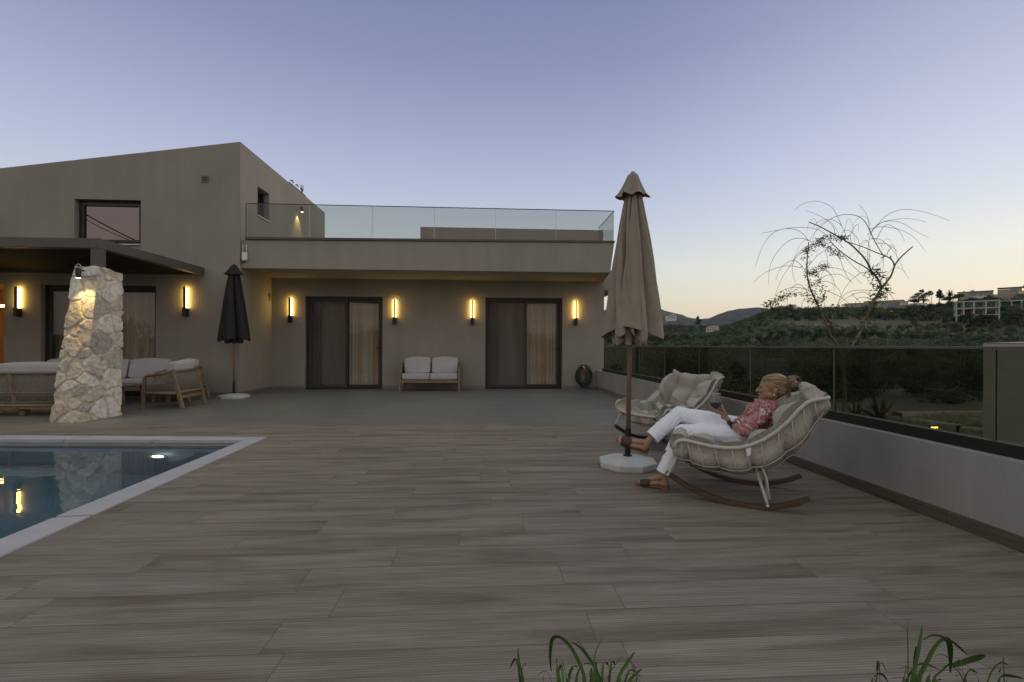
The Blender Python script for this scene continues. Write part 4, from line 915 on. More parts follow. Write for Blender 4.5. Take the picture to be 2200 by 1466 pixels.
    mb.f += [(rim[i], rim[(i + 1) % len(rim)], rim[(i + 1) % len(rim)] + k0, rim[i] + k0) for i in range(len(rim))]
    mb.build('tufted_cushion', M['pad'], t, True)
    mb = MB(); mb.add([(.0, TN - .012, .412), (.035, TN - .014, .425), (.03, TN - .016, .375), (.012, TN - .017, .362)], [(0, 1, 2, 3)]); mb.build('care_label', M['white'], t)
    return t
PHI = .5407
CH1 = (1.797, 3.096, 0)
chair1 = make_chair('cream wire rocking chair with tufted pad in which the woman sits', CH1, PHI, sag=.03)
# the empty chair, turned towards the camera
PHI2 = R(-25); tb = G(1323, 918, .172)
b2_ = V((math.cos(PHI2), -math.sin(PHI2), 0)); a2_ = V((math.sin(PHI2), math.cos(PHI2), 0))
TILT = R(2)
o2 = tb - b2_ * (-.509 * 1) - a2_ * .62; o2.z = .8 * (1 - math.cos(TILT))
chair2 = make_chair('empty cream wire rocking chair with tufted pad behind the taupe parasol pole', o2, PHI2)
chair2.rotation_euler = (0, TILT, -PHI2)
# side table between the chairs
stb = thing('side_table', 'small round wooden side table between the two rocking chairs', 'side table', (1.92, 4.25, 0))
mb = MB(); mb.lathe([(0, .465), (.19, .465), (.2, .46), (.2, .445), (.19, .44), (0, .44)], 28); mb.build('table_top', mat('table_wood', (.42, .27, .12), .5, var=.2, vscale=8), stb, 'auto')
for k in range(3):
    a = 2.2 + k * 2.094; mb = MB(); mb.tube([(.17 * math.cos(a), .17 * math.sin(a), 0), (.13 * math.cos(a), .13 * math.sin(a), .44)], .009, 8); mb.build('leg', M['white'], stb, True)
mb = MB()
for k in range(3): a = 2.2 + k * 2.094; mb.bar((0, 0, .12), (.155 * math.cos(a), .155 * math.sin(a), .12), .02, .01)
mb.build('brace', M['white'], stb)

# ================================================================= PERSON
def capsule(a, ra, b, rb, sq=None):
    a, b = V(a), V(b); d = (b - a).length; n = max(2, int(d / (min(ra, rb) * .28)) + 1); out_ = []
    for i in range(n):
        f = i / (n - 1); out_.append((a.lerp(b, f), ra + (rb - ra) * f, None))
    return out_
def chain(pts):
    o_ = []
    for (a, ra), (b, rb) in zip(pts[:-1], pts[1:]): o_ += capsule(a, ra, b, rb)
    return o_
def ell(c, r, rot=(0, 0, 0)): return [(V(c), r, rot)]
_ico = bmesh.new(); bmesh.ops.create_icosphere(_ico, subdivisions=2, radius=1)
ICV = [v.co.copy() for v in _ico.verts]; ICF = [tuple(v.index for v in f.verts) for f in _ico.faces]; _ico.free()
def blob(name, stamps, voxel, m, parent, smooth_it=6, disp=None, cuts=(), thin=0):
    vs = []; fs = []
    for c, r, rot in stamps:
        Mx = Matrix.Rotation(rot[2], 3, 'Z') @ Matrix.Rotation(rot[1], 3, 'Y') @ Matrix.Rotation(rot[0], 3, 'X') if rot else None
        rr_ = r if isinstance(r, tuple) else (r, r, r); n = len(vs)
        for p in ICV:
            q = V((p.x * rr_[0], p.y * rr_[1], p.z * rr_[2]))
            if Mx: q = Mx @ q
            vs.append(c + q)
        fs += [tuple(i + n for i in f) for f in ICF]
    me = bpy.data.meshes.new(name + '_src'); me.from_pydata(vs, [], fs); o_ = bpy.data.objects.new(name + '_src', me); col.objects.link(o_)
    rm = o_.modifiers.new('r', 'REMESH'); rm.mode = 'VOXEL'; rm.voxel_size = voxel
    sm = o_.modifiers.new('s', 'SMOOTH'); sm.iterations = smooth_it; sm.factor = .5
    dg = bpy.context.evaluated_depsgraph_get(); me2 = bpy.data.meshes.new_from_object(o_.evaluated_get(dg)); me2.name = name
    bpy.data.objects.remove(o_); bpy.data.meshes.remove(me)
    bm = bmesh.new(); bm.from_mesh(me2)
    if disp:
        bm.normal_update()
        for v_ in bm.verts: v_.co += v_.normal * disp(v_.co)
    for (p, n) in cuts: bmesh.ops.bisect_plane(bm, geom=bm.verts[:] + bm.edges[:] + bm.faces[:], plane_co=p, plane_no=n, clear_outer=True)
    bm.to_mesh(me2); bm.free(); me2.polygons.foreach_set('use_smooth', [True] * len(me2.polygons)); me2.materials.clear(); me2.materials.append(m)
    o_ = bpy.data.objects.new(name, me2); col.objects.link(o_); o_.parent = parent
    return o_
M['skin'] = mat('skin', (.36, .205, .14), .5, spec=.4, var=.07, vscale=18, bump=.1, bscale=220)
M['skin'].node_tree.nodes['Principled BSDF'].inputs['Subsurface Weight'].default_value = .08
M['skin'].node_tree.nodes['Principled BSDF'].inputs['Subsurface Radius'].default_value = (.01, .004, .002)
M['hair'] = mat('blonde_hair', (.105, .068, .036), .42, var=1, vscale=34, stretch=(.5, 1, 3.2), col2=(.40, .29, .16), bump=.5, bscale=90)
M['trouser'] = mat('white_trousers', (.84, .85, .94), .9, var=.03, vscale=6, bump=.25, bscale=160)
M['lip'] = mat('lips', (.30, .10, .085), .45); M['eye'] = mat('eye', (.03, .02, .015), .2); M['brow'] = mat('eyebrow', (.16, .10, .055), .9)
M['leather'] = mat('brown_leather', (.055, .02, .012), .5, var=.2, vscale=20); M['sole'] = mat('sandal_sole', (.17, .10, .05), .7)
M['nail'] = mat('nail', (.75, .68, .62), .25)
def shirt_mat():
    m = bpy.data.materials.new('printed_blouse'); m.use_nodes = True; t = m.node_tree; b = t.nodes['Principled BSDF']
    g_ = t.nodes.new('ShaderNodeTexCoord'); n1 = t.nodes.new('ShaderNodeTexNoise'); n1.inputs['Scale'].default_value = 9; n1.inputs['Detail'].default_value = 1; n1.inputs['Distortion'].default_value = 2.6; t.links.new(g_.outputs['Object'], n1.inputs[0])
    r = t.nodes.new('ShaderNodeValToRGB'); t.links.new(n1.outputs[0], r.inputs[0]); r.color_ramp.interpolation = 'CONSTANT'
    cs = [(0, (.50, .48, .48)), (.36, (.34, .07, .11)), (.42, (.46, .15, .19)), (.475, (.24, .06, .035)), (.505, (.38, .13, .06)), (.54, (.50, .47, .45)), (.575, (.36, .07, .12)), (.64, (.46, .22, .24))]
    e = r.color_ramp.elements
    while len(e) < len(cs): e.new(.5)
    for k, (p, c) in enumerate(cs): e[k].position = p; e[k].color = (*c, 1)
    t.links.new(r.outputs[0], b.inputs['Base Color']); b.inputs['Roughness'].default_value = .6; return m
M['shirt'] = shirt_mat()

per = thing('person', 'blonde woman in pink printed blouse and white trousers reclining cross-legged in a rocking chair', 'person', CH1, (0, 0, -PHI))
T = .31
hipL, hipR = (-.03, T - .075, .452), (-.05, T + .075, .470)
knL, anL = (-.445, .225, .437), (-.572, .165, .118)
knR, anR = (-.488, .335, .563), (-.694, .20, .352)
shL, shR = (.125, T - .135, .645), (.13, T + .135, .650)
elL, wrL = (-.022, .105, .498), (-.108, .205, .548)
elR, wrR = (-.02, .52, .51), (-.13, .44, .535)
def lerp(a, b, f): return tuple(x + (y - x) * f for x, y in zip(a, b))
torso = chain([((-.035, T, .465), .088), ((.03, T, .525), .085), ((.085, T, .585), .092), ((.115, T, .635), .088), ((.14, T, .672), .060)])
torso += chain([(shL, .047), ((.12, T - .06, .655), .055), ((.12, T + .06, .655), .055), (shR, .047)])
torso += ell((.045, T - .045, .632), (.046, .045, .048)) + ell((.045, T + .045, .632), (.046, .045, .048))
neck = chain([((.135, T, .665), .045), ((.150, T, .72), .040), ((.168, T, .765), .043)])
H0 = V((.158, T, .815))
head = ell((.178, T, .836), (.078, .066, .068)) + ell((.140, T, .800), (.056, .054, .072)) + ell((.128, T, .758), (.045, .044, .036)) + ell((.108, T, .742), (.026, .026, .020))
head += ell((.150, T - .03, .765), (.045, .026, .030)) + ell((.150, T + .03, .765), (.045, .026, .030))
head += ell((.100, T - .026, .795), (.018, .018, .016)) + ell((.100, T + .026, .795), (.018, .018, .016)) + ell((.122, T, .838), (.032, .040, .030))
head += ell((.100, T, .824), (.014, .036, .008))
head += chain([((.094, T, .818), .008), ((.078, T, .801), .0085), ((.0705, T, .789), .0088)]) + ell((.077, T - .008, .785), (.010, .007, .006)) + ell((.077, T + .008, .785), (.010, .007, .006))
head += ell((.089, T, .771), (.010, .018, .006)) + ell((.090, T, .761), (.011, .017, .0065)) + ell((.092, T, .741), (.012, .015, .010))
ear = lambda y, sg: ell((.183, y, .795), (.015, .007, .022), (0, .25, 0)) + ell((.178, y, .775), (.009, .006, .010))
head += ear(T - .060, -1) + ear(T + .060, 1)
HC = V((.165, T, .80))
def hxf(p): return HC + (V(p) - HC) * 1.05 + V((0, 0, -.011))
head = [(hxf(c), tuple(x * 1.05 for x in r), o_) if isinstance(r, tuple) else (hxf(c), r * 1.05, o_) for c, r, o_ in head]
arms = chain([(shL, .040), (lerp(shL, elL, .5), .037), (elL, .031), (lerp(elL, wrL, .35), .031), (wrL, .0205)]) + chain([(shR, .040), (elR, .032), (lerp(elR, wrR, .4), .030), (wrR, .021)])
# hand cupping the glass: palm + five fingers
gx, gy, gz = -.207, .235, .632      # bowl bottom centre
palm = chain([(wrL, .0205), ((-.128, .213, .568), .0205)]) + ell((-.146, .220, .588), (.024, .013, .032), (0, .55, 0)) + ell((-.150, .232, .592), (.022, .014, .028), (0, .55, 0)) + ell((-.142, .210, .585), (.016, .012, .026), (0, .5, 0))
fing = []
for (y0_, r_, pts) in ((0, .0082, [(-.150, .207, .605), (-.183, .203, .616), (-.214, .205, .628), (-.236, .209, .648), (-.248, .213, .664)]),
                       (1, .0084, [(-.156, .218, .603), (-.190, .220, .610), (-.224, .222, .624), (-.246, .224, .645), (-.255, .226, .664)]),
                       (2, .0080, [(-.160, .232, .598), (-.194, .238, .603), (-.226, .242, .616), (-.249, .243, .636), (-.257, .243, .654)]),
                       (3, .0072, [(-.158, .245, .594), (-.188, .254, .600), (-.214, .259, .612), (-.234, .260, .630), (-.243, .259, .644)])):
    fing += chain([(p, r_ * (1.12 - .07 * i)) for i, p in enumerate(pts)])
fing += chain([((-.135, .208, .590), .0125), ((-.142, .200, .618), .0105), ((-.156, .202, .645), .0090), ((-.163, .208, .668), .0075)])
handR = ell(lerp(wrR, (-.2, .40, .53), .35), (.034, .024, .013)) 
for k in range(4): handR += chain([((-.175, .395 + k * .014 - .01, .532), .0085), ((-.208, .385 + k * .015 - .01, .528), .0078), ((-.236, .378 + k * .016 - .01, .518), .0066)])
handR += chain([((-.15, .41, .53), .011), ((-.178, .375, .535), .0088), ((-.198, .36, .532), .007)])
legs = chain([(hipL, .082), (lerp(hipL, knL, .5), .066), (knL, .047), (lerp(knL, anL, .3), .047), (lerp(knL, anL, .75), .032), (anL, .027)]) + chain([(hipR, .082), (lerp(hipR, knR, .5), .064), (knR, .047), (lerp(knR, anR, .3), .046), (lerp(knR, anR, .75), .031), (anR, .027)])
def foot(an, heel, ball, toe, side):
    an, heel, ball, toe, sd_ = V(an), V(heel), V(ball), V(toe), V(side); o_ = chain([(an, .027), (an.lerp(heel, .5), .028), (heel, .023)])
    o_ += chain([(an.lerp(heel, .25), .026), (an.lerp(ball, .6), .021), (ball, .0165)]) + chain([(heel, .022), (ball, .0165)])
    o_ += chain([(ball + sd_ * .018, .014), (heel.lerp(ball, .4) + sd_ * .010, .019)]) + chain([(ball - sd_ * .018, .0155), (heel.lerp(ball, .4) - sd_ * .006, .018)])
    d = (toe - ball)
    for k, (s_, l_, r_) in enumerate(((-.026, 1.0, .0105), (-.010, .98, .0078), (.003, .88, .0074), (.015, .76, .0070), (.026, .62, .0066))):
        o_ += chain([(ball + sd_ * s_, r_ * 1.15), (ball + sd_ * s_ + d * l_, r_)])
    return o_
sdL = (.0, -1, 0)
footL = foot(anL, (-.552, .165, .040), (-.715, .158, .032), (-.768, .155, .024), (0, -1, .0))
dR = V((-.944, .185, .345)) - V((-.716, .20, .285)); sdR = V((-.25, -.6, -.75)).normalized()
footR = foot(anR, (-.722, .197, .292), (-.880, .188, .330), (-.934, .186, .342), tuple(sdR))
body = blob('body', torso + neck + head + arms + palm + fing + handR + legs + footL + footR, .0034, M['skin'], per, 4)
# hair: swept back, bun and loose strands
hair = ell((.192, T, .846), (.078, .069, .070)) + ell((.165, T, .862), (.066, .060, .046)) + ell((.215, T, .805), (.045, .056, .050)) + ell((.185, T, .815), (.040, .0655, .028), (0, .5, 0))
hair += ell((.140, T, .873), (.030, .044, .024), (0, -.5, 0))
def hdisp(p):
    return .0022 * math.sin(p.z * 420 + p.x * 260 + 5 * mnoise.noise(p * 22)) + .001 * mnoise.noise(p * 160)
hair = [(hxf(c), tuple(x * 1.05 for x in r), o_) for c, r, o_ in hair]
hr = blob('hair', hair, .0032, M['hair'], per, 4, disp=hdisp)
bun = ell((.283, T, .868), (.030, .032, .032)) + ell((.298, T - .012, .850), (.022, .022, .026)) + ell((.270, T, .885), (.016, .02, .014)) + ell((.258, T, .872), (.018, .02, .02))
bun = [(hxf(c), tuple(x * 1.05 for x in r), o_) for c, r, o_ in bun]
bn = blob('hair_bun', bun, .0035, M['hair'], per, 2, disp=lambda p: .006 * mnoise.noise(p * 55) + .003 * math.sin(p.x * 330 + p.z * 210 + 8 * mnoise.noise(p * 30)))
mb = MB(); rr = random.Random(12)
for k in range(54):
    a = rr.uniform(0, 6.28); r0 = rr.uniform(.012, .03); c0 = V((.262 + rr.uniform(-.01, .01), T + rr.uniform(-.022, .022), .868 + rr.uniform(-.015, .01)))
    if k < 32: pts = [c0, c0 + V((.002 + rr.uniform(-.006, .008), rr.uniform(-.01, .01), -.03)), c0 + V((rr.uniform(-.012, .012), rr.uniform(-.012, .012), -.065)), c0 + V((rr.uniform(-.02, .018), rr.uniform(-.016, .016), rr.uniform(-.13, -.09)))]
    else:
        c1 = V((.292, T, .862)); dd = V((math.cos(a), rr.uniform(-.8, .8), math.sin(a))).normalized(); pts = [c1 + dd * .022, c1 + dd * .04 + V((0, 0, .006)), c1 + dd * .045 + V((.012, 0, -.006)), c1 + dd * .038 + V((.018, 0, -.018))]
    mb.tube(pts, [.0022, .002, .0016, .0006], 4)
mb.v = [tuple(hxf(q)) for q in mb.v]; mb.build('loose_strands', M['hair'], per, True)
mb = MB(); mb.tube([(.256 + .006 * math.cos(a), T + .022 * math.cos(a), .868 + .022 * math.sin(a)) for a in np.linspace(0, 6.28, 16)[:-1]], .005, 6, closed=True); mb.v = [tuple(hxf(q)) for q in mb.v]; mb.build('hair_tie', M['brow'], per, True)
for sg in (-1, 1):
    mb = MB(); mb.ball((.0965, T + sg * .0285, .8085), (.0085, .0085, .0045), 10); mb.v = [tuple(hxf(q)) for q in mb.v]; mb.build('eye', M['eye'], per, True)
    mb = MB(); mb.tube([(.0875, T + sg * .016, .8245), (.088, T + sg * .027, .8275), (.0965, T + sg * .039, .8265), (.106, T + sg * .046, .822)], [.0022, .0028, .0024, .001], 6); mb.v = [tuple(hxf(q)) for q in mb.v]; mb.build('eyebrow', M['brow'], per, True)
    mb = MB(); mb.ball((.176, T + sg * .0665, .769), .0052, 8); mb.v = [tuple(hxf(q)) for q in mb.v]; mb.build('earring', mat('pearl', (.75, .74, .70), .2), per, True)
mb = MB(); mb.tube([(.083, T - .014, .7665), (.0785, T, .7665), (.083, T + .014, .7665)], [.0015, .0042, .0015], 6); mb.v = [tuple(hxf(q)) for q in mb.v]; mb.build('lips', M['lip'], per, True)
# blouse
def wr_(a, b, c_=1):
    return lambda p: a * mnoise.noise(p * b) + a * .6 * mnoise.noise(V((p.x * 60, p.y * 22, p.z * 34))) + a * .4 * math.sin((p.x + p.z) * 120 + 6 * mnoise.noise(p * 14))
sh = chain([((-.005, T, .492), .100), ((.04, T, .53), .098), ((.085, T, .588), .100), ((.115, T, .637), .095), ((.135, T, .662), .068)])
sh += chain([(shL, .056), ((.12, T - .06, .658), .062), ((.12, T + .06, .658), .062), (shR, .056)]) + ell((.042, T - .045, .632), (.055, .052, .055)) + ell((.042, T + .045, .632), (.055, .052, .055))
sh += chain([(shL, .055), (lerp(shL, elL, .55), .056), (lerp(shL, elL, .86), .056)]) + chain([(shR, .055), (lerp(shR, elR, .55), .055), (lerp(shR, elR, .9), .055)])
dl = (V(elL) - V(shL)).normalized(); dr_ = (V(elR) - V(shR)).normalized()
sho = blob('blouse', sh, .0042, M['shirt'], per, 5, disp=wr_(.009, 11), cuts=[((V((-.055, T, .50))), V((-1, 0, -.75)).normalized()), (V((.158, T, .705)), V((.3, 0, 1)).normalized())])
mb = MB()
def collar(a, b):
    th = math.pi * (-.82 + 1.64 * a) ; r_ = .056 + .014 * b; return (.146 - (r_ * .92) * -math.cos(th) * -1 * -1, T + r_ * math.sin(th), .695 + .012 * math.cos(th) - .030 * b + .012 * (1 - b))
mb.grid(collar, 40, 6); mb.grid(lambda a, b: tuple(V(collar(a, b)) + V((0, 0, .0)) + (V(collar(a, b)) - V((.146, T, .69))).normalized() * .004), 40, 6)
mb.build('collar', M['shirt'], per, True)
# trousers (cropped, straight hems)
trs = chain([(hipL, .094), (lerp(hipL, knL, .5), .082), (knL, .062), (lerp(knL, anL, .35), .060), (lerp(knL, anL, .8), .060), (lerp(knL, anL, 1.18), .060)])
trs += chain([(hipR, .094), (lerp(hipR, knR, .5), .080), (knR, .061), (lerp(knR, anR, .35), .062), (lerp(knR, anR, .75), .062), (lerp(knR, anR, .98), .062)])
trs += chain([((-.02, T - .03, .475), .092), ((-.02, T + .03, .475), .092), ((-.0, T, .50), .090)]) + ell((-.08, T, .49), (.07, .09, .055))
d1 = (V(anL) - V(knL)).normalized(); d2 = (V(anR) - V(knR)).normalized()
hemL = V(lerp(knL, anL, .99)); hemR = V(lerp(knR, anR, .88))
bmc = None
def tdisp(p):
    k = .006 * mnoise.noise(p * 9) + .0012 * math.sin(p.x * 110 + p.z * 60 + 5 * mnoise.noise(p * 12))
    for kn in (V(knR), V(knL)):
        d_ = (p - kn).length; k += .0017 * math.exp(-((d_ - .09) / .05) ** 2) * math.sin(p.x * 200 - p.z * 170 + 4 * mnoise.noise(p * 18))
    return k
tro = blob('trousers', trs, .0045, M['trouser'], per, 5, disp=tdisp)
def hemcut(o_, co, no, rad):
    bm = bmesh.new(); bm.from_mesh(o_.data); gone = [f for f in bm.faces if (f.calc_center_median() - co).dot(no) > 0 and (f.calc_center_median() - co).length < rad]
    bmesh.ops.delete(bm, geom=gone, context='FACES')
    for v_ in bm.verts:
        if v_.is_boundary and (v_.co - co).length < rad: v_.co -= no * (v_.co - co).dot(no)
    bm.to_mesh(o_.data); bm.free()
hemcut(tro, hemL, d1, .16); hemcut(tro, hemR, d2, .16)
so_ = tro.modifiers.new('solid', 'SOLIDIFY'); so_.thickness = .003; so_.offset = -1
mb = MB(); mb.tube([(-.088 + .004 * math.sin(a * 3), T - .01 + .018 * math.cos(a), .548 + .010 * math.sin(a)) for a in np.linspace(0, 6.28, 16)[:-1]], .004, 6, closed=True)
mb.tube([(-.09, T - .03, .552), (-.10, T - .055, .535), (-.102, T - .075, .51)], .006, 6); mb.tube([(-.09, T - .02, .552), (-.112, T - .03, .54), (-.128, T - .045, .52)], .006, 6); mb.build('belt_knot', M['trouser'], per, True)
# watch
wd = (V(wrL) - V(elL)).normalized(); wc = V(lerp(elL, wrL, .80)); wx = wd.cross(V((0, 0, 1))).normalized(); wy = wx.cross(wd)
mb = MB(); mb.grid(lambda a, b: tuple(wc + wd * (.022 * (b - .5)) + (wx * math.cos(6.283 * a) + wy * math.sin(6.283 * a)) * .0265), 24, 3, cu=True); wb = mb.build('watch_strap', mat('pale_strap', (.55, .53, .50), .5), per, True); wb.modifiers.new('s', 'SOLIDIFY').thickness = .003
fd = -(wx if wx.y > 0 else -wx) * .85 + wy * .3; fd.normalize(); c_ = wc + fd * .029; u_ = wd; v2 = fd.cross(u_)
mb = MB(); mb.hexa([c_ + u_ * a * .019 + v2 * b * .017 + fd * h for h in (-.004, .005) for a, b in ((-1, -1), (1, -1), (1, 1), (-1, 1))]); mb.build('watch', M['black'], per, bevel=.004, seg=3)
mb = MB(); wc2 = V(lerp(elL, wrL, .62)); mb.tube([wc2 + (wx * math.cos(a) + wy * math.sin(a)) * .031 for a in np.linspace(0, 6.283, 20)[:-1]], .0035, 6, closed=True); mb.build('bracelet', M['black'], per, True)
# sandals
def sandal(heel, ball, toe, side, n):
    heel, ball, toe, side, n = V(heel), V(ball), V(toe), V(side).normalized(), V(n).normalized(); mb = MB()
    pts = []
    for f in np.linspace(0, 1, 14):
        c = heel.lerp(toe, f) if True else 0; w_ = .033 * (math.sin(math.pi * min(.98, max(.03, f * .92 + .06))) ** .45) * (1.0 if f < .5 else 1.14); pts.append((c, w_))
    vs = []
    for c, w_ in pts:
        for s_, h in ((-1, 0), (1, 0), (1, -.014), (-1, -.014)): vs.append(c + side * s_ * w_ + n * h)
    m_ = len(pts); mb.add(vs, [(i * 4 + k, i * 4 + (k + 1) % 4, i * 4 + 4 + (k + 1) % 4, i * 4 + 4 + k) for i in range(m_ - 1) for k in range(4)] + [(3, 2, 1, 0), tuple((m_ - 1) * 4 + k for k in range(4))])
    ax = (toe - heel).normalized(); c0 = heel
    mb.hexa([c0 + ax * a + side * b * .028 + n * h for h in (-.024, -.013) for a, b in ((-.006, -1), (.05, -1), (.05, 1), (-.006, 1))])
    s = mb.build('sandal', M['sole'], per, bevel=.003)
    mb = MB(); c1 = heel.lerp(toe, .68)
    mb.grid(lambda a, b: tuple(c1 + ax * (.074 * (b - .5)) * (1 - .1 * math.cos(a * 6.28)) + side * (-.041 * math.cos(math.pi * a)) + n * (-.006 + (.056 - .018 * b) * math.sin(math.pi * a) ** .6)), 20, 6)
    st = mb.build('strap', M['leather'], s, True); st.modifiers.new('s', 'SOLIDIFY').thickness = .004
    mb = MB(); q = c1 + n * .036 - side * .004; mb.tube([q - ax * .01, q + ax * .01 + n * .0], .003, 5); mb.build('buckle', mat('silver', (.6, .6, .6), .3, metal=1), s)
    return s
sandal((-.535, .165, .0235), (-.7, .158, .0155), (-.785, .153, .0155), (0, 1, 0), (0, 0, 1))
nR = V((-.944, .185, .345)) - V((-.716, .20, .275)); axr = nR.normalized(); sR = sdR - axr * sdR.dot(axr); sR.normalize(); up_ = axr.cross(sR); up_ = up_ if up_.z > 0 else -up_
hR = V((-.722, .197, .292)) - up_ * .024 - axr * .026; tR = hR + axr * .258
sandal(tuple(hR), None or (0, 0, 0), tuple(tR), tuple(sR), tuple(up_))

# ----- wine glass (held, a thing of its own)
wg = thing('wine_glass', 'wine glass half full of red wine held by the woman', 'wine glass', CH1, (0, 0, -PHI))
M['drink'] = mat('thin_glass', (.55, .58, .60), .05, spec=1.0)  # pale tint painted into the bowl colour in place of catch-lights
M['drink'].node_tree.nodes['Principled BSDF'].inputs['Alpha'].default_value = .10
M['rim'] = mat('glass_rim_highlight', (.75, .78, .78), .1); M['rim'].node_tree.nodes['Principled BSDF'].inputs['Alpha'].default_value = .7; M['wine'] = mat('red_wine', (.018, .001, .002), .08, spec=.6)  # rim highlight painted as a whitish base colour
c0 = (gx, gy, gz)
bowl = [(.004, 0), (.018, .004), (.031, .016), (.0385, .034), (.0405, .052), (.0395, .075), (.0365, .100), (.0345, .116)]
mb = MB(); mb.lathe(bowl, 28, c0); mb.build('bowl', M['drink'], wg, True)
mb = MB(); mb.tube([(c0[0] + .0345 * math.cos(a), c0[1] + .0345 * math.sin(a), c0[2] + .116) for a in np.linspace(0, 6.283, 28)[:-1]], .0013, 6, closed=True); mb.build('rim', M['rim'], wg, True)
mb = MB(); mb.tube([(c0[0], c0[1], c0[2] + .002), (c0[0], c0[1], c0[2] - .055)], .0032, 8); mb.lathe([(.004, -.052), (.012, -.056), (.032, -.060), (.032, -.0615), (0, -.0615)], 24, c0); mb.build('stem', M['drink'], wg, True)
mb = MB(); mb.lathe([(0, .0015)] + [(r_ * .965, z + .001) for r_, z in bowl[:5]] + [(.0388, .054), (0, .054)], 28, c0); mb.build('wine', M['wine'], wg, True)

# ================================================================= GARDEN BEYOND THE PARAPET
def rubble(name, label, a, b, h, th, z):
    a, b = V(a), V(b); t = thing(name, label, 'stone wall', (a.x, a.y, z)); d = (b - a).normalized(); n = V((-d.y, d.x, 0)); Ln = (b - a).length; mb = MB()
    def fn(p, q):
        s_ = q * 4; k = int(min(3, s_)); f = s_ - k; sec = [(0, 0), (0, h), (th, h), (th, 0), (0, 0)]; y = sec[k][0] + (sec[k + 1][0] - sec[k][0]) * f; zz = sec[k][1] + (sec[k + 1][1] - sec[k][1]) * f
        x = d * (p * Ln) + n * y + V((0, 0, zz)); w_ = mnoise.noise((a + x) * 1.9) * .07; return tuple(x + n * (w_ if k == 0 else -w_ if k == 2 else 0) + V((0, 0, w_ * .6 if k == 1 else 0)))
    mb.grid(fn, int(Ln * 7), 17); mb.build('stone_course', M['stonewall'], t, True); return t
p1, p2 = G(1938, 915, -2.6), G(2135, 912, -2.6)
rubble('garden_wall', 'long pale rubble garden wall seen low through the parapet glass', p1, p2, .62, .5, -2.62)
q1, q2 = G(1880, 905, -2.6), G(2055, 935, -2.6)
rubble('garden_wall', 'low rubble wall with a small lamp running diagonally below the long garden wall', q1, q2, .42, .5, -2.62)
q3, q4 = G(2062, 937, -2.6), G(2150, 948, -2.6)
rubble('garden_wall', 'short rubble wall piece at the lower right behind the glass beside the outbuilding', q3, q4, .4, .5, -2.62)
mb = MB(); c = [G(1950, 925, -2.55), G(2150, 955, -2.55), G(2150, 915, -2.55), G(1950, 915, -2.55)]; quad(mb, *c); struct(mb.build('garden_lawn', M['lawn']))
pll = thing('path_light', 'small glowing amber wall lamp on the low diagonal garden wall', 'path light', tuple(G(2006, 919, -2.3)))
mb = MB(); mb.box(-.16, .16, -.02, .1, .02, .10); mb.build('housing', M['black'], pll)
mb = MB(); mb.box(-.14, .14, -.05, -.021, -.02, .04); mb.build('lens', emis('amber', (1, .55, .12), 9), pll)
def spiky(name, label, cat, loc, n, ln, m, w_=.05, droop=.5, seed=0, trunk=0):
    t = thing(name, label, cat, loc); rr = random.Random(seed); mb = MB()
    for k in range(n):
        a = rr.uniform(0, 6.283); el = rr.uniform(.15, 1.4); L_ = ln * rr.uniform(.7, 1.1); base = V((0, 0, trunk)); vs = []
        for i in range(6):
            f = i / 5; r_ = L_ * f * math.cos(el); z = L_ * f * math.sin(el) - droop * L_ * f * f * math.cos(el)
            c = base + V((r_ * math.cos(a), r_ * math.sin(a), z)); s_ = V((-math.sin(a), math.cos(a), 0)) * w_ * (1 - f) ** .6 * (.5 + f); vs += [c - s_, c + s_ + V((0, 0, .01))]
        mb.add(vs, [(i * 2, i * 2 + 1, i * 2 + 3, i * 2 + 2) for i in range(5)])
    mb.build('leaves', m, t)
    if trunk: mb = MB(); mb.tube([(0, 0, -.3), (0, 0, trunk)], ln * .07, 8); mb.build('trunk', M['bark'], t, True)
    return t
spiky('agave', 'broad spiky plant beside the young tree behind the glass', 'agave', tuple(G(1888, 908, -2.6)), 70, 1.5, M['dkleaf'], .07, .35, 2)
spiky('agave', 'upright spiky plant close to the base of the young tree', 'agave', tuple(G(1838, 905, -2.6)), 30, 1.3, M['willowleaf'], .06, .1, 3)
ob = thing('outbuilding', 'plain rendered outbuilding behind the right end of the glass balustrade', 'outbuilding', (6.85, 6.0, -2.6))
mb = MB(); a0, a1 = PY(2111, 737, 6.0), PY(2111, 742, 6.0)
mb.hexa([(0, 0, -.05), (7, 0, -.05), (12, 3.5, -.05), (4.05, 3.5, -.05), (0, 0, a0.z + 2.6), (7, 0, a0.z + 2.6), (12, 3.5, a0.z + 2.6), (4.05, 3.5, a0.z + 2.6)]); mb.build('walls', mat('outbuilding_render', (.40, .38, .34), .9, var=.08, vscale=.8), ob)
mb = MB(); mb.add([(.0, -.02, a0.z + 2.603), (7, -.02, a0.z + 2.603), (9.0, 3.4, a0.z + 2.603 + .16), (4.0, 3.4, a0.z + 2.62), (0, 0, a0.z + 2.59), (7, 0, a0.z + 2.59)], [(0, 1, 2, 3), (3, 2, 1, 0)]); mb.build('roof', M['concrete'], ob)

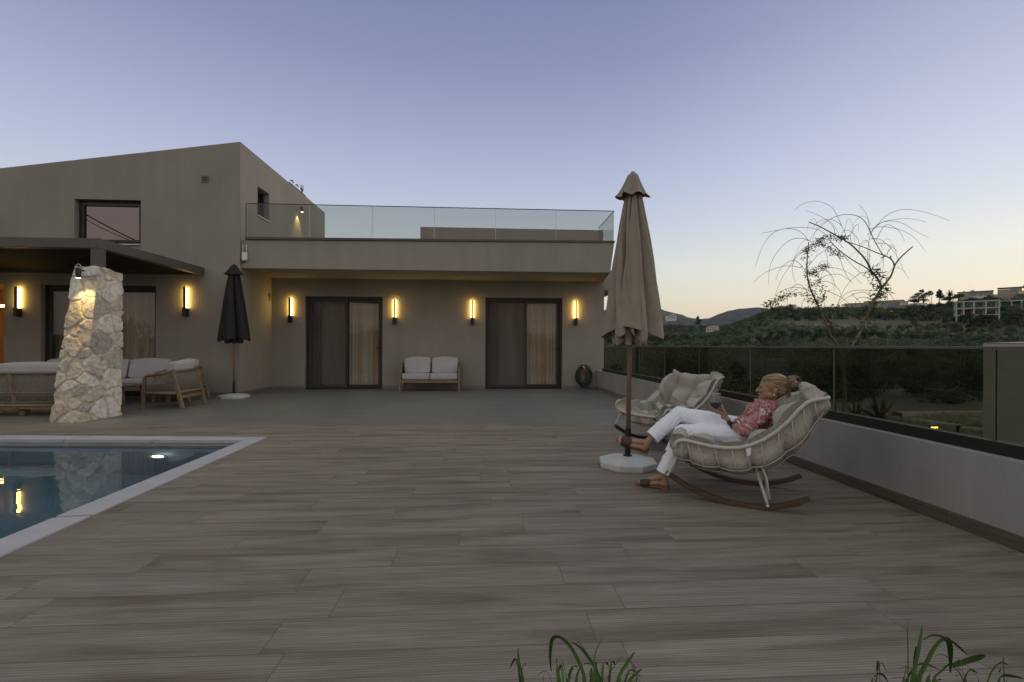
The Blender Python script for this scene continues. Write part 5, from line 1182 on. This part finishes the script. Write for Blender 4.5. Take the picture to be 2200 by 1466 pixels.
# ----- young weeping tree behind the parapet
TY = 5.4
wt = thing('weeping_tree', 'young bare weeping tree with forked trunk and sprigs of green leaves beyond the balustrade', 'tree', (4.35, TY, -2.6)); WO = V((4.35, TY, -2.6))
def zp(l, dy=0): return [PY(1600 + x / 4.073, 400 + y / 4.073, TY + dy) - WO for x, y in l]
def smoothpts(p, k=3):
    for _ in range(k):
        q = [p[0]]
        for a, b in zip(p[:-1], p[1:]): q += [a.lerp(b, .25), a.lerp(b, .75)]
        p = q + [p[-1]]
    return p
mb = MB(); tw = MB(); lf = MB(); rr = random.Random(21)
base = [V((.04, 0, 0)), V((.03, 0, 1.2)), PY(1812, 890, TY) - WO, PY(1816, 840, TY) - WO, PY(1811, 790, TY) - WO, PY(1810, 768, TY) - WO]
def limb(p, r0, r1): r0 *= 1.35; r1 *= 1.35; p = smoothpts(p, 2); mb.tube(p, [r0 + (r1 - r0) * i / (len(p) - 1) for i in range(len(p))], 8); return p
limb(base, .020, .014)
lt = limb([PY(1810, 772, TY) - WO] + zp([(825, 1440), (800, 1370), (740, 1290), (710, 1190), (665, 1100), (640, 1040), (600, 960), (570, 890), (548, 800), (542, 700), (550, 600), (560, 490)]), .012, .0035)
l2 = limb(zp([(665, 1100), (720, 1150), (770, 1230), (785, 1290), (800, 1370)], .03), .005, .006)
rt_ = limb([PY(1810, 772, TY) - WO] + zp([(935, 1420), (960, 1370), (1030, 1240), (1080, 1110), (1140, 990), (1190, 900), (1250, 830), (1290, 770), (1308, 700), (1340, 650), (1400, 590), (1470, 530)], -.03), .014, .0045)
r2 = limb(zp([(1308, 700), (1300, 660), (1270, 630), (1230, 610), (1190, 632)], -.03), .006, .004)
limb(zp([(1278, 640), (1279, 610)], -.03), .005, .005)
r3 = limb(zp([(1200, 890), (1160, 800), (1110, 750), (1080, 680), (1040, 620), (990, 570), (930, 510), (850, 460), (740, 400), (660, 355), (565, 317)], -.06), .009, .004)
r4 = limb(zp([(1140, 780), (1060, 710), (960, 660), (860, 590), (790, 530), (740, 470)], .05), .006, .003)
r5 = limb(zp([(1230, 610), (1170, 590), (1100, 560), (1030, 530), (950, 505), (900, 490)], .0), .005, .003)
r6 = limb(zp([(1215, 610), (1180, 560), (1130, 470), (1100, 400), (1050, 300), (980, 255), (880, 245), (780, 270), (700, 320), (640, 380), (590, 430), (560, 500)], .04), .004, .0012)
tws = [([(900, 470), (860, 370), (810, 260), (770, 190), (700, 145), (610, 127), (500, 155), (433, 215)], -.1), ([(1075, 430), (1150, 350), (1230, 260), (1320, 215), (1420, 200), (1560, 222), (1680, 260), (1792, 305)], .1),
       ([(560, 480), (500, 400), (400, 368), (300, 380), (220, 430), (150, 530), (92, 705)], .05), ([(740, 470), (690, 400), (600, 368), (480, 360), (370, 368), (250, 395), (145, 413)], -.05), ([(560, 480), (500, 452), (400, 465), (310, 540), (230, 660), (210, 760), (210, 860)], .1),
       ([(520, 720), (450, 650), (400, 650), (330, 700), (290, 760), (273, 825)], -.1), ([(500, 720), (430, 698), (330, 700), (210, 740), (140, 780), (80, 846)], .08), ([(560, 560), (480, 590), (420, 660), (413, 760), (450, 860)], 0), ([(640, 500), (540, 520), (440, 610), (400, 700), (330, 790), (270, 940)], .12),
       ([(570, 960), (500, 860), (440, 860), (390, 920), (370, 1000), (372, 1100), (340, 1290)], .1), ([(540, 900), (430, 880), (330, 910), (270, 950)], -.1), ([(560, 1000), (520, 980), (495, 1050), (490, 1180), (455, 1280)], .1), ([(1080, 720), (1075, 560), (1100, 400), (1200, 310), (1300, 295), (1430, 280), (1590, 315)], .1),
       ([(1100, 420), (1170, 320), (1300, 300), (1400, 330), (1490, 395), (1610, 450)], -.05), ([(1080, 380), (1180, 352), (1300, 365), (1410, 400), (1500, 460), (1580, 573)], .05), ([(1150, 470), (1230, 320), (1330, 370), (1380, 430), (1400, 495)], 0), ([(1110, 460), (1180, 460), (1260, 520), (1340, 620), (1400, 765)], -.1),
       ([(1085, 690), (1100, 560), (1080, 480), (1040, 470), (1005, 540)], 0), ([(1092, 400), (1085, 300), (1060, 230), (1000, 165)], .1), ([(1000, 560), (1005, 490), (960, 420), (900, 380), (850, 400), (840, 480)], -.08), ([(940, 510), (920, 440), (960, 350), (1000, 330), (990, 400)], 0), ([(780, 430), (790, 380), (740, 310), (640, 250), (530, 213)], .08),
       ([(850, 350), (810, 310), (730, 285), (640, 310), (600, 360)], .05), ([(830, 580), (850, 700), (900, 800), (940, 845)], 0), ([(860, 600), (960, 720), (1060, 790), (1090, 830)], .1), ([(640, 760), (720, 710), (830, 720), (950, 780), (1027, 860)], -.1), ([(600, 860), (700, 780), (830, 765), (900, 810), (940, 845)], .06),
       ([(590, 880), (660, 830), (760, 840), (830, 910), (850, 970)], 0), ([(700, 910), (800, 950), (870, 990), (920, 1035)], -.05), ([(1150, 920), (1050, 910), (960, 910), (880, 940), (820, 1010), (785, 1120), (785, 1240)], .1), ([(1120, 1000), (1060, 920), (960, 940), (860, 1000), (800, 1050)], -.1), ([(1090, 1120), (1040, 1060), (980, 980), (940, 960), (945, 930), (960, 960)], 0),
       ([(1160, 1000), (1090, 980), (1010, 970), (965, 1000), (975, 1150), (985, 1250)], .1), ([(1220, 860), (1250, 940), (1245, 1050), (1215, 1110)], 0), ([(1230, 900), (1300, 980), (1360, 1090)], .1), ([(1180, 800), (1050, 740), (950, 800), (870, 900), (810, 1030)], -.1), ([(1210, 610), (1215, 700), (1200, 760)], 0), ([(1290, 530), (1220, 620), (1150, 740)], .07),
       ([(1140, 500), (1230, 500), (1300, 540), (1335, 570)], -.07), ([(700, 560), (730, 640), (715, 750)], 0), ([(560, 700), (620, 620), (700, 560)], .05), ([(700, 960), (690, 1020), (720, 1120)], 0), ([(210, 1160), (120, 1250), (65, 1350)], 0), ([(680, 720), (760, 770), (790, 860), (790, 910)], .04)]
for l_, dy in tws: p = smoothpts(zp(l_, dy), 3); tw.tube(p, [.0034 - .0018 * i / (len(p) - 1) for i in range(len(p))], 4)
for _ in range(16):
    x, y = rr.uniform(500, 1250), rr.uniform(330, 900); dx = rr.choice((-1, 1)) * rr.uniform(90, 260); h = rr.uniform(60, 150)
    p = smoothpts(zp([(x, y), (x + dx * .3, y - h), (x + dx * .75, y - h * .6), (x + dx, y + h * .9)], rr.uniform(-.3, .3)), 3); tw.tube(p, [.0022 - .0012 * i / (len(p) - 1) for i in range(len(p))], 4)
mb.build('trunk', M['barkgold'], wt, True); tw.build('twigs', mat('twig', (.16, .12, .08), .8), wt, True)
def sprig(l_, dy, n, ln=.05, w_=.0048, spread=.02):
    n = int(n * .8); w_ = min(w_, .0065)
    p = smoothpts(zp(l_, dy), 2)
    for _ in range(n):
        k = rr.randrange(len(p) - 1); c = p[k].lerp(p[k + 1], rr.random()) + V((rr.gauss(0, spread), rr.gauss(0, spread), rr.gauss(0, spread * .6)))
        d = V((rr.gauss(0, 1), rr.gauss(0, 1), rr.gauss(-.2, .8))).normalized(); s_ = d.cross(V((rr.random(), rr.random(), rr.random()))).normalized() * w_; L_ = ln * rr.uniform(.6, 1.2)
        lf.add([c, c + d * L_ * .5 + s_, c + d * L_, c + d * L_ * .5 - s_], [(0, 1, 2, 3)])
sprig([(640, 1030), (560, 960), (480, 930), (380, 950), (300, 970), (230, 1010), (190, 1060)], .0, 300, spread=.026); sprig([(330, 960), (270, 1030), (240, 1090)], .05, 80); sprig([(190, 1060), (150, 1130), (130, 1210)], .02, 60, spread=.015)
sprig([(640, 1040), (600, 960), (570, 870), (548, 760), (542, 660), (550, 560)], 0, 200, spread=.022); sprig([(545, 560), (600, 520), (640, 480), (700, 450), (760, 440), (880, 455)], .03, 190, spread=.02); sprig([(640, 470), (700, 520), (770, 560), (840, 620)], 0, 170, spread=.02)
sprig([(560, 770), (620, 730), (710, 700)], .04, 120, spread=.018); sprig([(600, 750), (640, 790), (660, 870), (690, 930), (690, 990)], .05, 150, spread=.018); sprig([(820, 455), (885, 455)], .03, 60, spread=.018)
sprig([(1120, 740), (1170, 800), (1200, 880), (1190, 960)], -.05, 240, .075, .010, .042); sprig([(1150, 960), (1110, 1060), (1060, 1170), (1010, 1280), (970, 1370), (940, 1420)], 0, 260, .06, .008, .036); sprig([(650, 1080), (720, 1170), (760, 1250), (780, 1330)], .02, 110, .05, .008, .028); sprig([(1000, 1100), (1060, 1120), (1110, 1060)], .05, 60, .06, .008, .03)
for _ in range(110):
    z = rr.uniform(1.9, 3.4); c = V((rr.gauss(.0, .05), rr.gauss(0, .05), z)) + V((0, 0, 0)); d = V((rr.gauss(0, 1), rr.gauss(0, 1), rr.gauss(0, .6))).normalized(); s_ = d.orthogonal().normalized() * .008
    if z > 3.15: lf.add([c, c + d * .03 + s_, c + d * .06, c + d * .03 - s_], [(0, 1, 2, 3)])
lf.build('leaves', M['willowleaf'], wt)

# ----- reeds in the planting bed at the bottom edge
def blade(mb, pts, w_, Y):
    p = smoothpts([PY(x, y, Y + dy) for x, y, dy in pts], 3); n = len(p); vs = []
    for i, c in enumerate(p):
        a = p[max(0, i - 1)]; b = p[min(n - 1, i + 1)]; d = (b - a).normalized(); s_ = d.cross(V((.25, 1, .1))).normalized(); f = i / (n - 1)
        k = w_ * min(1, (1 - f) * 4 + .08) ** .8 * (.75 + .25 * math.sin(f * 3)); vs += [c - s_ * k, c + V((0, .25 * k, -.15 * k)), c + s_ * k]
    mb.add(vs, [(i * 3 + j, i * 3 + j + 1, i * 3 + 4 + j, i * 3 + 3 + j) for i in range(n - 1) for j in range(2)])
def reed(label, bladesl, Y):
    x0 = PY(bladesl[0][0][0][0], 1466, Y).x; t = thing('reed_plant', label, 'plant', (x0, Y, -.06))
    mb = MB()
    for pts, w_ in bladesl:
        x, y = pts[0]; root = [(x + (x - pts[1][0]) * .3, 2000, .0), (x, y + 160, .0)] if y > 1440 else []
        blade(mb, [(a, b, c) for a, b, c in root] + [(a, b, .02 * i) for i, (a, b) in enumerate(pts)], w_, Y)
    rq = random.Random(int(abs(x0) * 1000)); us = [b_[0][0][0] for b_ in bladesl]; u0, u1 = min(us), max(us)
    for _ in range(2 if len(bladesl) < 4 else 9):
        u = rq.uniform(u0 - 8, u1 + 8); h = rq.uniform(25, 75); dx = rq.gauss(0, 22); hk = rq.uniform(.2, .9)
        blade(mb, [(u - dx * .3, 2000, 0), (u, 1500, rq.uniform(-.05, .05)), (u + dx * .4, 1480 - h * .6, .02), (u + dx, 1480 - h, .04), (u + dx * (1.3 + hk), 1480 - h * (1 - .5 * hk), .05)], rq.choice((.0009, .0014, .0028)), Y + rq.uniform(-.05, .06))
    mb.v = [(a - x0, b - Y, c + .06) for a, b, c in mb.v]
    bl = mb.build('blades', M['reed'], t, True); return t
z2 = lambda l: [(1090 + x / 6.875, 1330 + y / 6.875) for x, y in l]; z3 = lambda l: [(1860 + x / 6.47, 1330 + y / 6.47) for x, y in l]
reed('thin single reed blade, leftmost of the plants at the bottom edge', [(z2([(228, 935), (215, 800), (180, 680), (160, 560), (157, 430)]), .0042), (z2([(215, 820), (190, 770), (155, 710)]), .0015)], 1.12)
reed('wide tuft of arching reed blades at the bottom centre right', [(z2([(1150, 935), (1110, 760), (1020, 560), (930, 400), (820, 290), (720, 252), (660, 290), (635, 440), (632, 620), (650, 780)]), .0052), (z2([(770, 935), (735, 760), (728, 660), (728, 575)]), .0052), (z2([(885, 935), (900, 850), (960, 690)]), .0032), (z2([(1010, 935), (1040, 790), (1090, 690), (1160, 655), (1240, 675)]), .0035),
     (z2([(1250, 935), (1240, 820), (1245, 720)]), .0055), (z2([(1385, 935), (1340, 820), (1280, 690), (1180, 540), (1080, 420), (950, 340)]), .0050), (z2([(1290, 800), (1270, 640), (1310, 460), (1400, 270)]), .0014), (z2([(1250, 640), (1180, 500), (1000, 280)]), .0010), (z2([(1400, 935), (1400, 760), (1430, 640), (1460, 640), (1500, 700)]), .0034), (z2([(1630, 935), (1680, 780), (1780, 640), (1880, 490)]), .0055),
     (z2([(1910, 935), (1900, 760), (1850, 640), (1810, 612)]), .0020), (z2([(1790, 935), (1870, 830), (1990, 740)]), .0056), (z2([(1450, 935), (1530, 760), (1700, 550)]), .0010), (z2([(520, 935), (548, 800)]), .0008), (z2([(880, 850), (840, 710), (790, 590)]), .0011), (z2([(1420, 900), (1500, 830), (1590, 780)]), .001), (z2([(1690, 935), (1720, 850), (1790, 720)]), .0007), (z2([(1330, 935), (1320, 800), (1290, 700)]), .006)], 1.10)
reed('bold tuft of broad reed blades at the bottom right', [(z3([(640, 880), (700, 600), (750, 350), (785, 100)]), .0058), (z3([(700, 880), (840, 620), (960, 380), (1080, 270), (1150, 290), (1180, 430), (1180, 600), (1175, 750)]), .0072), (z3([(585, 880), (590, 500), (580, 260), (585, 90), (610, 0)]), .0018), (z3([(800, 290), (900, 225), (1000, 225), (1120, 270), (1260, 350), (1420, 510)]), .0030),
     (z3([(520, 880), (545, 760), (570, 650)]), .0030), (z3([(860, 880), (900, 760), (920, 700)]), .0062), (z3([(920, 830), (1040, 740), (1160, 620), (1250, 620)]), .0042), (z3([(1210, 640), (1330, 610), (1480, 560), (1660, 520)]), .0110), (z3([(960, 520), (1030, 490), (1110, 510), (1200, 580)]), .0011), (z3([(1420, 870), (1340, 740), (1270, 660)]), .0016), (z3([(1590, 880), (1520, 760), (1400, 640)]), .0010), (z3([(980, 880), (1010, 840), (1050, 850)]), .004), (z3([(660, 880), (690, 620), (700, 380)]), .006)], 1.08)
reed('small curled reed blade left of the bold bottom-right tuft', [(z3([(80, 880), (110, 800), (180, 755), (250, 780), (310, 880)]), .0030), (z3([(150, 880), (120, 850), (90, 830)]), .0014)], 1.10)
reed('bright curled reed leaf at the bottom right corner', [(z3([(1850, 880), (1870, 800), (1950, 780), (2060, 800), (2200, 830)]), .0048), (z3([(1950, 880), (1975, 800), (2000, 730)]), .0012)], 1.10)

# ================================================================= FAR HOUSES AND SKYLINE TREES
def house(label, u, v, D, build, cat='house', name='hillside_house', rz=0):
    p = AT(u, v, D); t = thing(name, label, cat, tuple(p), (0, 0, -YAW - math.atan2((u - 1100) / FOC, 1) + rz)); build(t); return t
def bx(t, n, m, *bs, **k):
    mb = MB()
    for b in bs: mb.box(*b)
    return mb.build(n, m, t, **k)
S = lambda D: D / FOC     # metres per photo pixel at depth D
def h1(t):
    s = S(520); bx(t, 'walls', M['housewhite'], (-10 * s, 10 * s, 0, 12 * s, -6 * s, 6 * s), (-2 * s, 7 * s, 2 * s, 10 * s, 6.02 * s, 9 * s))
    bx(t, 'roof', M['roofdark'], (-10.5 * s, 10.5 * s, -.5 * s, 12.5 * s, 5.98 * s, 6.7 * s))
    for x in (-7, -3, 1, 5): bx(t, 'window', M['winblue'], (x * s, (x + 2) * s, -.1 * s, 0, -1 * s, 3 * s))
house('small cream two-storey house on the ridge beside the taupe parasol', 1443, 684, 520, h1, rz=.2)
def h2(t):
    s = S(330); bx(t, 'walls', M['housewhite'], (-12 * s, 12 * s, 0, 12 * s, -8 * s, 4 * s))
    mb = MB(); mb.add([(-13 * s, -s, 4 * s), (13 * s, -s, 4 * s), (13 * s, 13 * s, 4 * s), (-13 * s, 13 * s, 4 * s), (-6 * s, 6 * s, 8 * s), (6 * s, 6 * s, 8 * s)], [(0, 1, 5, 4), (1, 2, 5), (2, 3, 4, 5), (3, 0, 4)]); rf = mb.build('roof', mat('clay_roof', (.38, .27, .16), .9), t)
    bx(rf, 'chimney', M['housewhite'], (9 * s, 11 * s, 5 * s, 7 * s, 4.5 * s, 9.5 * s))
    for x in (-10, -5, 0, 5): bx(t, 'window', M['winblue'], (x * s, (x + 3.4) * s, -.12 * s, 0, -3 * s, 1.5 * s))
    bx(t, 'balcony', M['housewhite'], (-12.5 * s, 9 * s, -2 * s, -.2 * s, -6 * s, -3.6 * s))
house('small cream house with low hipped clay roof in the valley', 1530, 708, 330, h2, rz=-.15)
def h3(t):
    s = S(265); bx(t, 'walls', M['housewall'], (-52 * s, 52 * s, 0, 25 * s, -10 * s, 6 * s), (-18 * s, 50 * s, 3 * s, 25 * s, 6.01 * s, 9.5 * s))
    bx(t, 'roof', M['roofdark'], (-52.5 * s, 52.5 * s, -.5 * s, 25 * s, 5.6 * s, 6.3 * s))
    for x in (-40, -22, -10, 12): bx(t, 'window', M['winblue'], (x * s, (x + 3) * s, -.12 * s, 0, -6 * s, 3 * s))
    for x in (-15, 23, 31): bx(t, 'window', M['winblue'], (x * s, (x + 7.5) * s, -.14 * s, 0, -8 * s, 3 * s))
    bx(t, 'canopy', M['concrete'], (40 * s, 56 * s, -4 * s, 0, 4 * s, 5.4 * s))
house('long flat-roofed grey bungalow on the ridge behind the weeping tree', 1878, 656, 265, h3)
def h4(t):
    s = S(255); bx(t, 'wall', M['housewhite'], (-22 * s, -8 * s, 0, 4 * s, -3 * s, 3 * s), (-6 * s, 22 * s, 0, 4 * s, -4 * s, 0 * s)); bx(t, 'coping', M['concrete'], (-22.5 * s, -7.5 * s, -.5 * s, 4.5 * s, 3.02 * s, 3.6 * s))
house('low white outbuilding below the skyline pines', 1962, 652, 250, h4, 'outbuilding', 'white_outbuilding')
def frame_house(t, D, W, floors, H_, dep, bays, extra=False):
    s = S(D); 
    for f in range(floors + 1):
        z = f * H_ * s; bx(t, 'floor_slab', M['concrete'], (-W / 2 * s, W / 2 * s, 0, dep * s, z - 1.2 * s, z + 1.0 * s))
    for k in range(bays + 1):
        x = -W / 2 + (k / bays) ** (1.25 if W > 50 else .9) * (W - 2.4)
        for y in (0.3, dep - 2.5): bx(t, 'column', M['concrete'], (x * s, (x + 2.4) * s, y * s, (y + 2.2) * s, 1.01 * s - 14 * s * (1 if k % 1 == 0 else 0), floors * H_ * s - 1.21 * s))
    bx(t, 'back_wall', M['roofdark'], (-W / 2 * s + .1, 0, (dep - .2) * s, dep * s, 1 * s, H_ * s))
house('unfinished two-storey concrete frame on the hillside', 2100, 677, 215, lambda t: frame_house(t, 215, 68, 2, 15, 34, 4), 'concrete frame', 'unfinished_building', rz=.12)
house('unfinished concrete building cut by the right picture edge', 2182, 680, 235, lambda t: frame_house(t, 235, 48, 2, 17, 34, 3), 'concrete frame', 'unfinished_building', rz=.12)
def h5(t):
    s = S(280); bx(t, 'walls', M['housewall'], (-36 * s, -18 * s, 0, 28 * s, -16 * s, 12 * s), (-17.9 * s, 18 * s, 2 * s, 28 * s, -16 * s, 11.4 * s), (18.1 * s, 40 * s, 5 * s, 28 * s, -16 * s, 4 * s))
    bx(t, 'roof', M['roofdark'], (-36.5 * s, 18.5 * s, -.5 * s, 28 * s, 11.5 * s, 12.6 * s)); bx(t, 'balcony', M['housewhite'], (-17 * s, 34 * s, -3 * s, 1.8 * s, -3.5 * s, 1.5 * s))
    for x in (-32, -12, -2, 4, 10): bx(t, 'window', M['winblue'], (x * s, (x + 4) * s, -.12 * s if x < -18 else 1.85 * s, 0 if x < -18 else 2 * s, 1.6 * s, 7.5 * s))
    bx(t, 'water_tank', M['concrete'], (-16 * s, -10 * s, 5 * s, 10 * s, 12.6 * s, 15.5 * s)); bx(t, 'chimney', M['roofdark'], (-27 * s, -25 * s, 5 * s, 8 * s, 12.6 * s, 15 * s))
house('wide flat-roofed beige house with white balcony on the right skyline', 2108, 638, 275, h5)
def h6(t):
    s = S(265); bx(t, 'walls', M['housewall'], (-28 * s, -10 * s, 0, 28 * s, -14 * s, 13 * s), (-9.9 * s, 40 * s, 1 * s, 28 * s, -14 * s, 16 * s)); bx(t, 'roof', M['roofdark'], (-28.5 * s, 40 * s, -.4 * s, 28 * s, 15.9 * s, 17 * s))
    bx(t, 'balcony', M['housewhite'], (2 * s, 34 * s, -2 * s, .8 * s, 2 * s, 6.5 * s)); bx(t, 'window', M['winblue'], (-6 * s, 0, .8 * s, 1 * s, 7 * s, 12 * s)); bx(t, 'lit_window', emis('lit_window', (1, .5, .15), 2.2), (7 * s, 13 * s, .8 * s, .95 * s, 9 * s, 12.5 * s)); bx(t, 'chimney', M['roofdark'], (9 * s, 14 * s, 5 * s, 9 * s, 17.02 * s, 21 * s))
house('brown-roofed house with a lit window at the right picture edge', 2185, 634, 255, h6)
def sky_tree(label, u, v, D, w_, h, kind='round', name='skyline_tree'):
    s = S(D); p = AT(u, v, D); t = thing(name, label, 'tree', tuple(p), group=None); tr = []; gg = random.Random(u)
    if kind == 'pine':
        for k in range(8): tr.append((gg.uniform(-.3, .3) * w_ * s, gg.uniform(-.2, .2) * w_ * s, h * s * (.22 + .10 * k), w_ * s * .46 * (1.1 - .115 * k) * gg.uniform(.8, 1.1), h * s * .16, 420, .30))
    elif kind == 'lolly': tr.append((0, 0, h * s * .8, w_ * s * .5, h * s * .24, 260, .25))
    else:
        for k in range(5): tr.append((gg.uniform(-.3, .3) * w_ * s, 0, h * s * gg.uniform(.4, .75), w_ * s * .34, h * s * .26, 420, .32))
    mesh_quads('crown', leaf_cloud(tr, u), M['dkleaf'], t); mb = MB(); mb.tube([(0, 0, -3), (.1 * s, 0, h * s * .45), (0, 0, h * s * .75)], [w_ * s * .045 + .05, w_ * s * .03 + .03, .03], 7); mb.build('trunk', M['bark'], t, True); return t
sky_tree('tall dark pine, largest tree on the right skyline', 1984, 652, 250, 38, 28, 'pine', 'pine_tree')
sky_tree('dark rounded conifer right of the largest skyline pine', 2018, 643, 255, 17, 20, 'pine', 'pine_tree')
sky_tree('low bushy tree beside the beige house on the skyline', 2060, 643, 262, 22, 12)
sky_tree('sparse little tree between the two skyline pines', 2001, 645, 250, 9, 17, 'lolly')
sky_tree('dark conical tree on the ridge below the small cream house', 1502, 700, 420, 19, 20, 'pine', 'pine_tree')
sky_tree('round clipped little tree left of the bungalow, leftmost of three', 1788, 662, 265, 7, 9, 'lolly', 'round_tree')
sky_tree('round clipped little tree left of the bungalow, middle of three', 1801, 662, 265, 6, 8, 'lolly', 'round_tree')
sky_tree('round clipped little tree nearest the bungalow of the three', 1812, 662, 265, 7, 8, 'lolly', 'round_tree')
pt = spiky('palm_tree', 'palm with spreading fronds on the right skyline', 'palm tree', tuple(AT(2041, 646, 258)), 80, 4.6, M['dkleaf'], .26, .5, 9, trunk=2.4)
sky_tree('wide dark bush at the foot of the palm on the skyline', 2040, 648, 257, 34, 13)
sky_tree('dark bush left of the largest skyline pine', 1964, 654, 249, 22, 12)

# ----- the air between here and the mountains
mb = MB(); mb.box(-700, 3300, -300, 3500, -60, 230)
hz = mb.build('haze', None); hm = bpy.data.materials.new('haze_air'); hm.use_nodes = True; hm.node_tree.nodes.clear()
ho = hm.node_tree.nodes.new('ShaderNodeOutputMaterial'); hv = hm.node_tree.nodes.new('ShaderNodeVolumePrincipled')
hv.inputs['Density'].default_value = .000045; hv.inputs['Color'].default_value = (.85, .90, 1.0, 1); hv.inputs['Anisotropy'].default_value = 0
hm.node_tree.links.new(hv.outputs[0], ho.inputs['Volume']); hz.data.materials.append(hm); tag(hz, 'thin evening haze over the valley', 'haze', kind='stuff')

# ----- more of the ridge at the right
sky_tree('bushy tree in front of the unfinished concrete frame, left one', 2080, 686, 204, 26, 13)
sky_tree('bushy tree in front of the unfinished concrete frame, right one', 2118, 688, 204, 30, 14)
sky_tree('dark bush at the right picture edge below the unfinished building', 2172, 690, 210, 40, 16)
sky_tree('dark bush between the two unfinished buildings', 2148, 672, 225, 22, 14)
def h7(t):
    s = S(262); bx(t, 'walls', M['housewall'], (-14 * s, 14 * s, 0, 16 * s, -8 * s, 5 * s)); bx(t, 'roof', M['concrete'], (-16 * s, 16 * s, -2 * s, 16 * s, 5.02 * s, 6.4 * s))
    for x in (-9, 3): bx(t, 'window', M['winblue'], (x * s, (x + 5) * s, -.12 * s, 0, -3 * s, 2.5 * s))
house('small beige house with overhanging slab roof between the unfinished buildings', 2142, 650, 262, h7)
cb = thing('overhead_cable', 'twisted overhead cable mirrored in the upper left window', 'cable', (-31, -20, 11))
mb = MB(); mb.tube([(x, 0, -.52 * x + .012 * x * x - .3) for x in np.linspace(-22, 22, 30)], .05, 6); mb.tube([(x, .1, -.52 * x + .016 * x * x - .6 + .1 * math.sin(x)) for x in np.linspace(-22, 22, 60)], .03, 6); mb.build('wires', M['black'], cb, True)
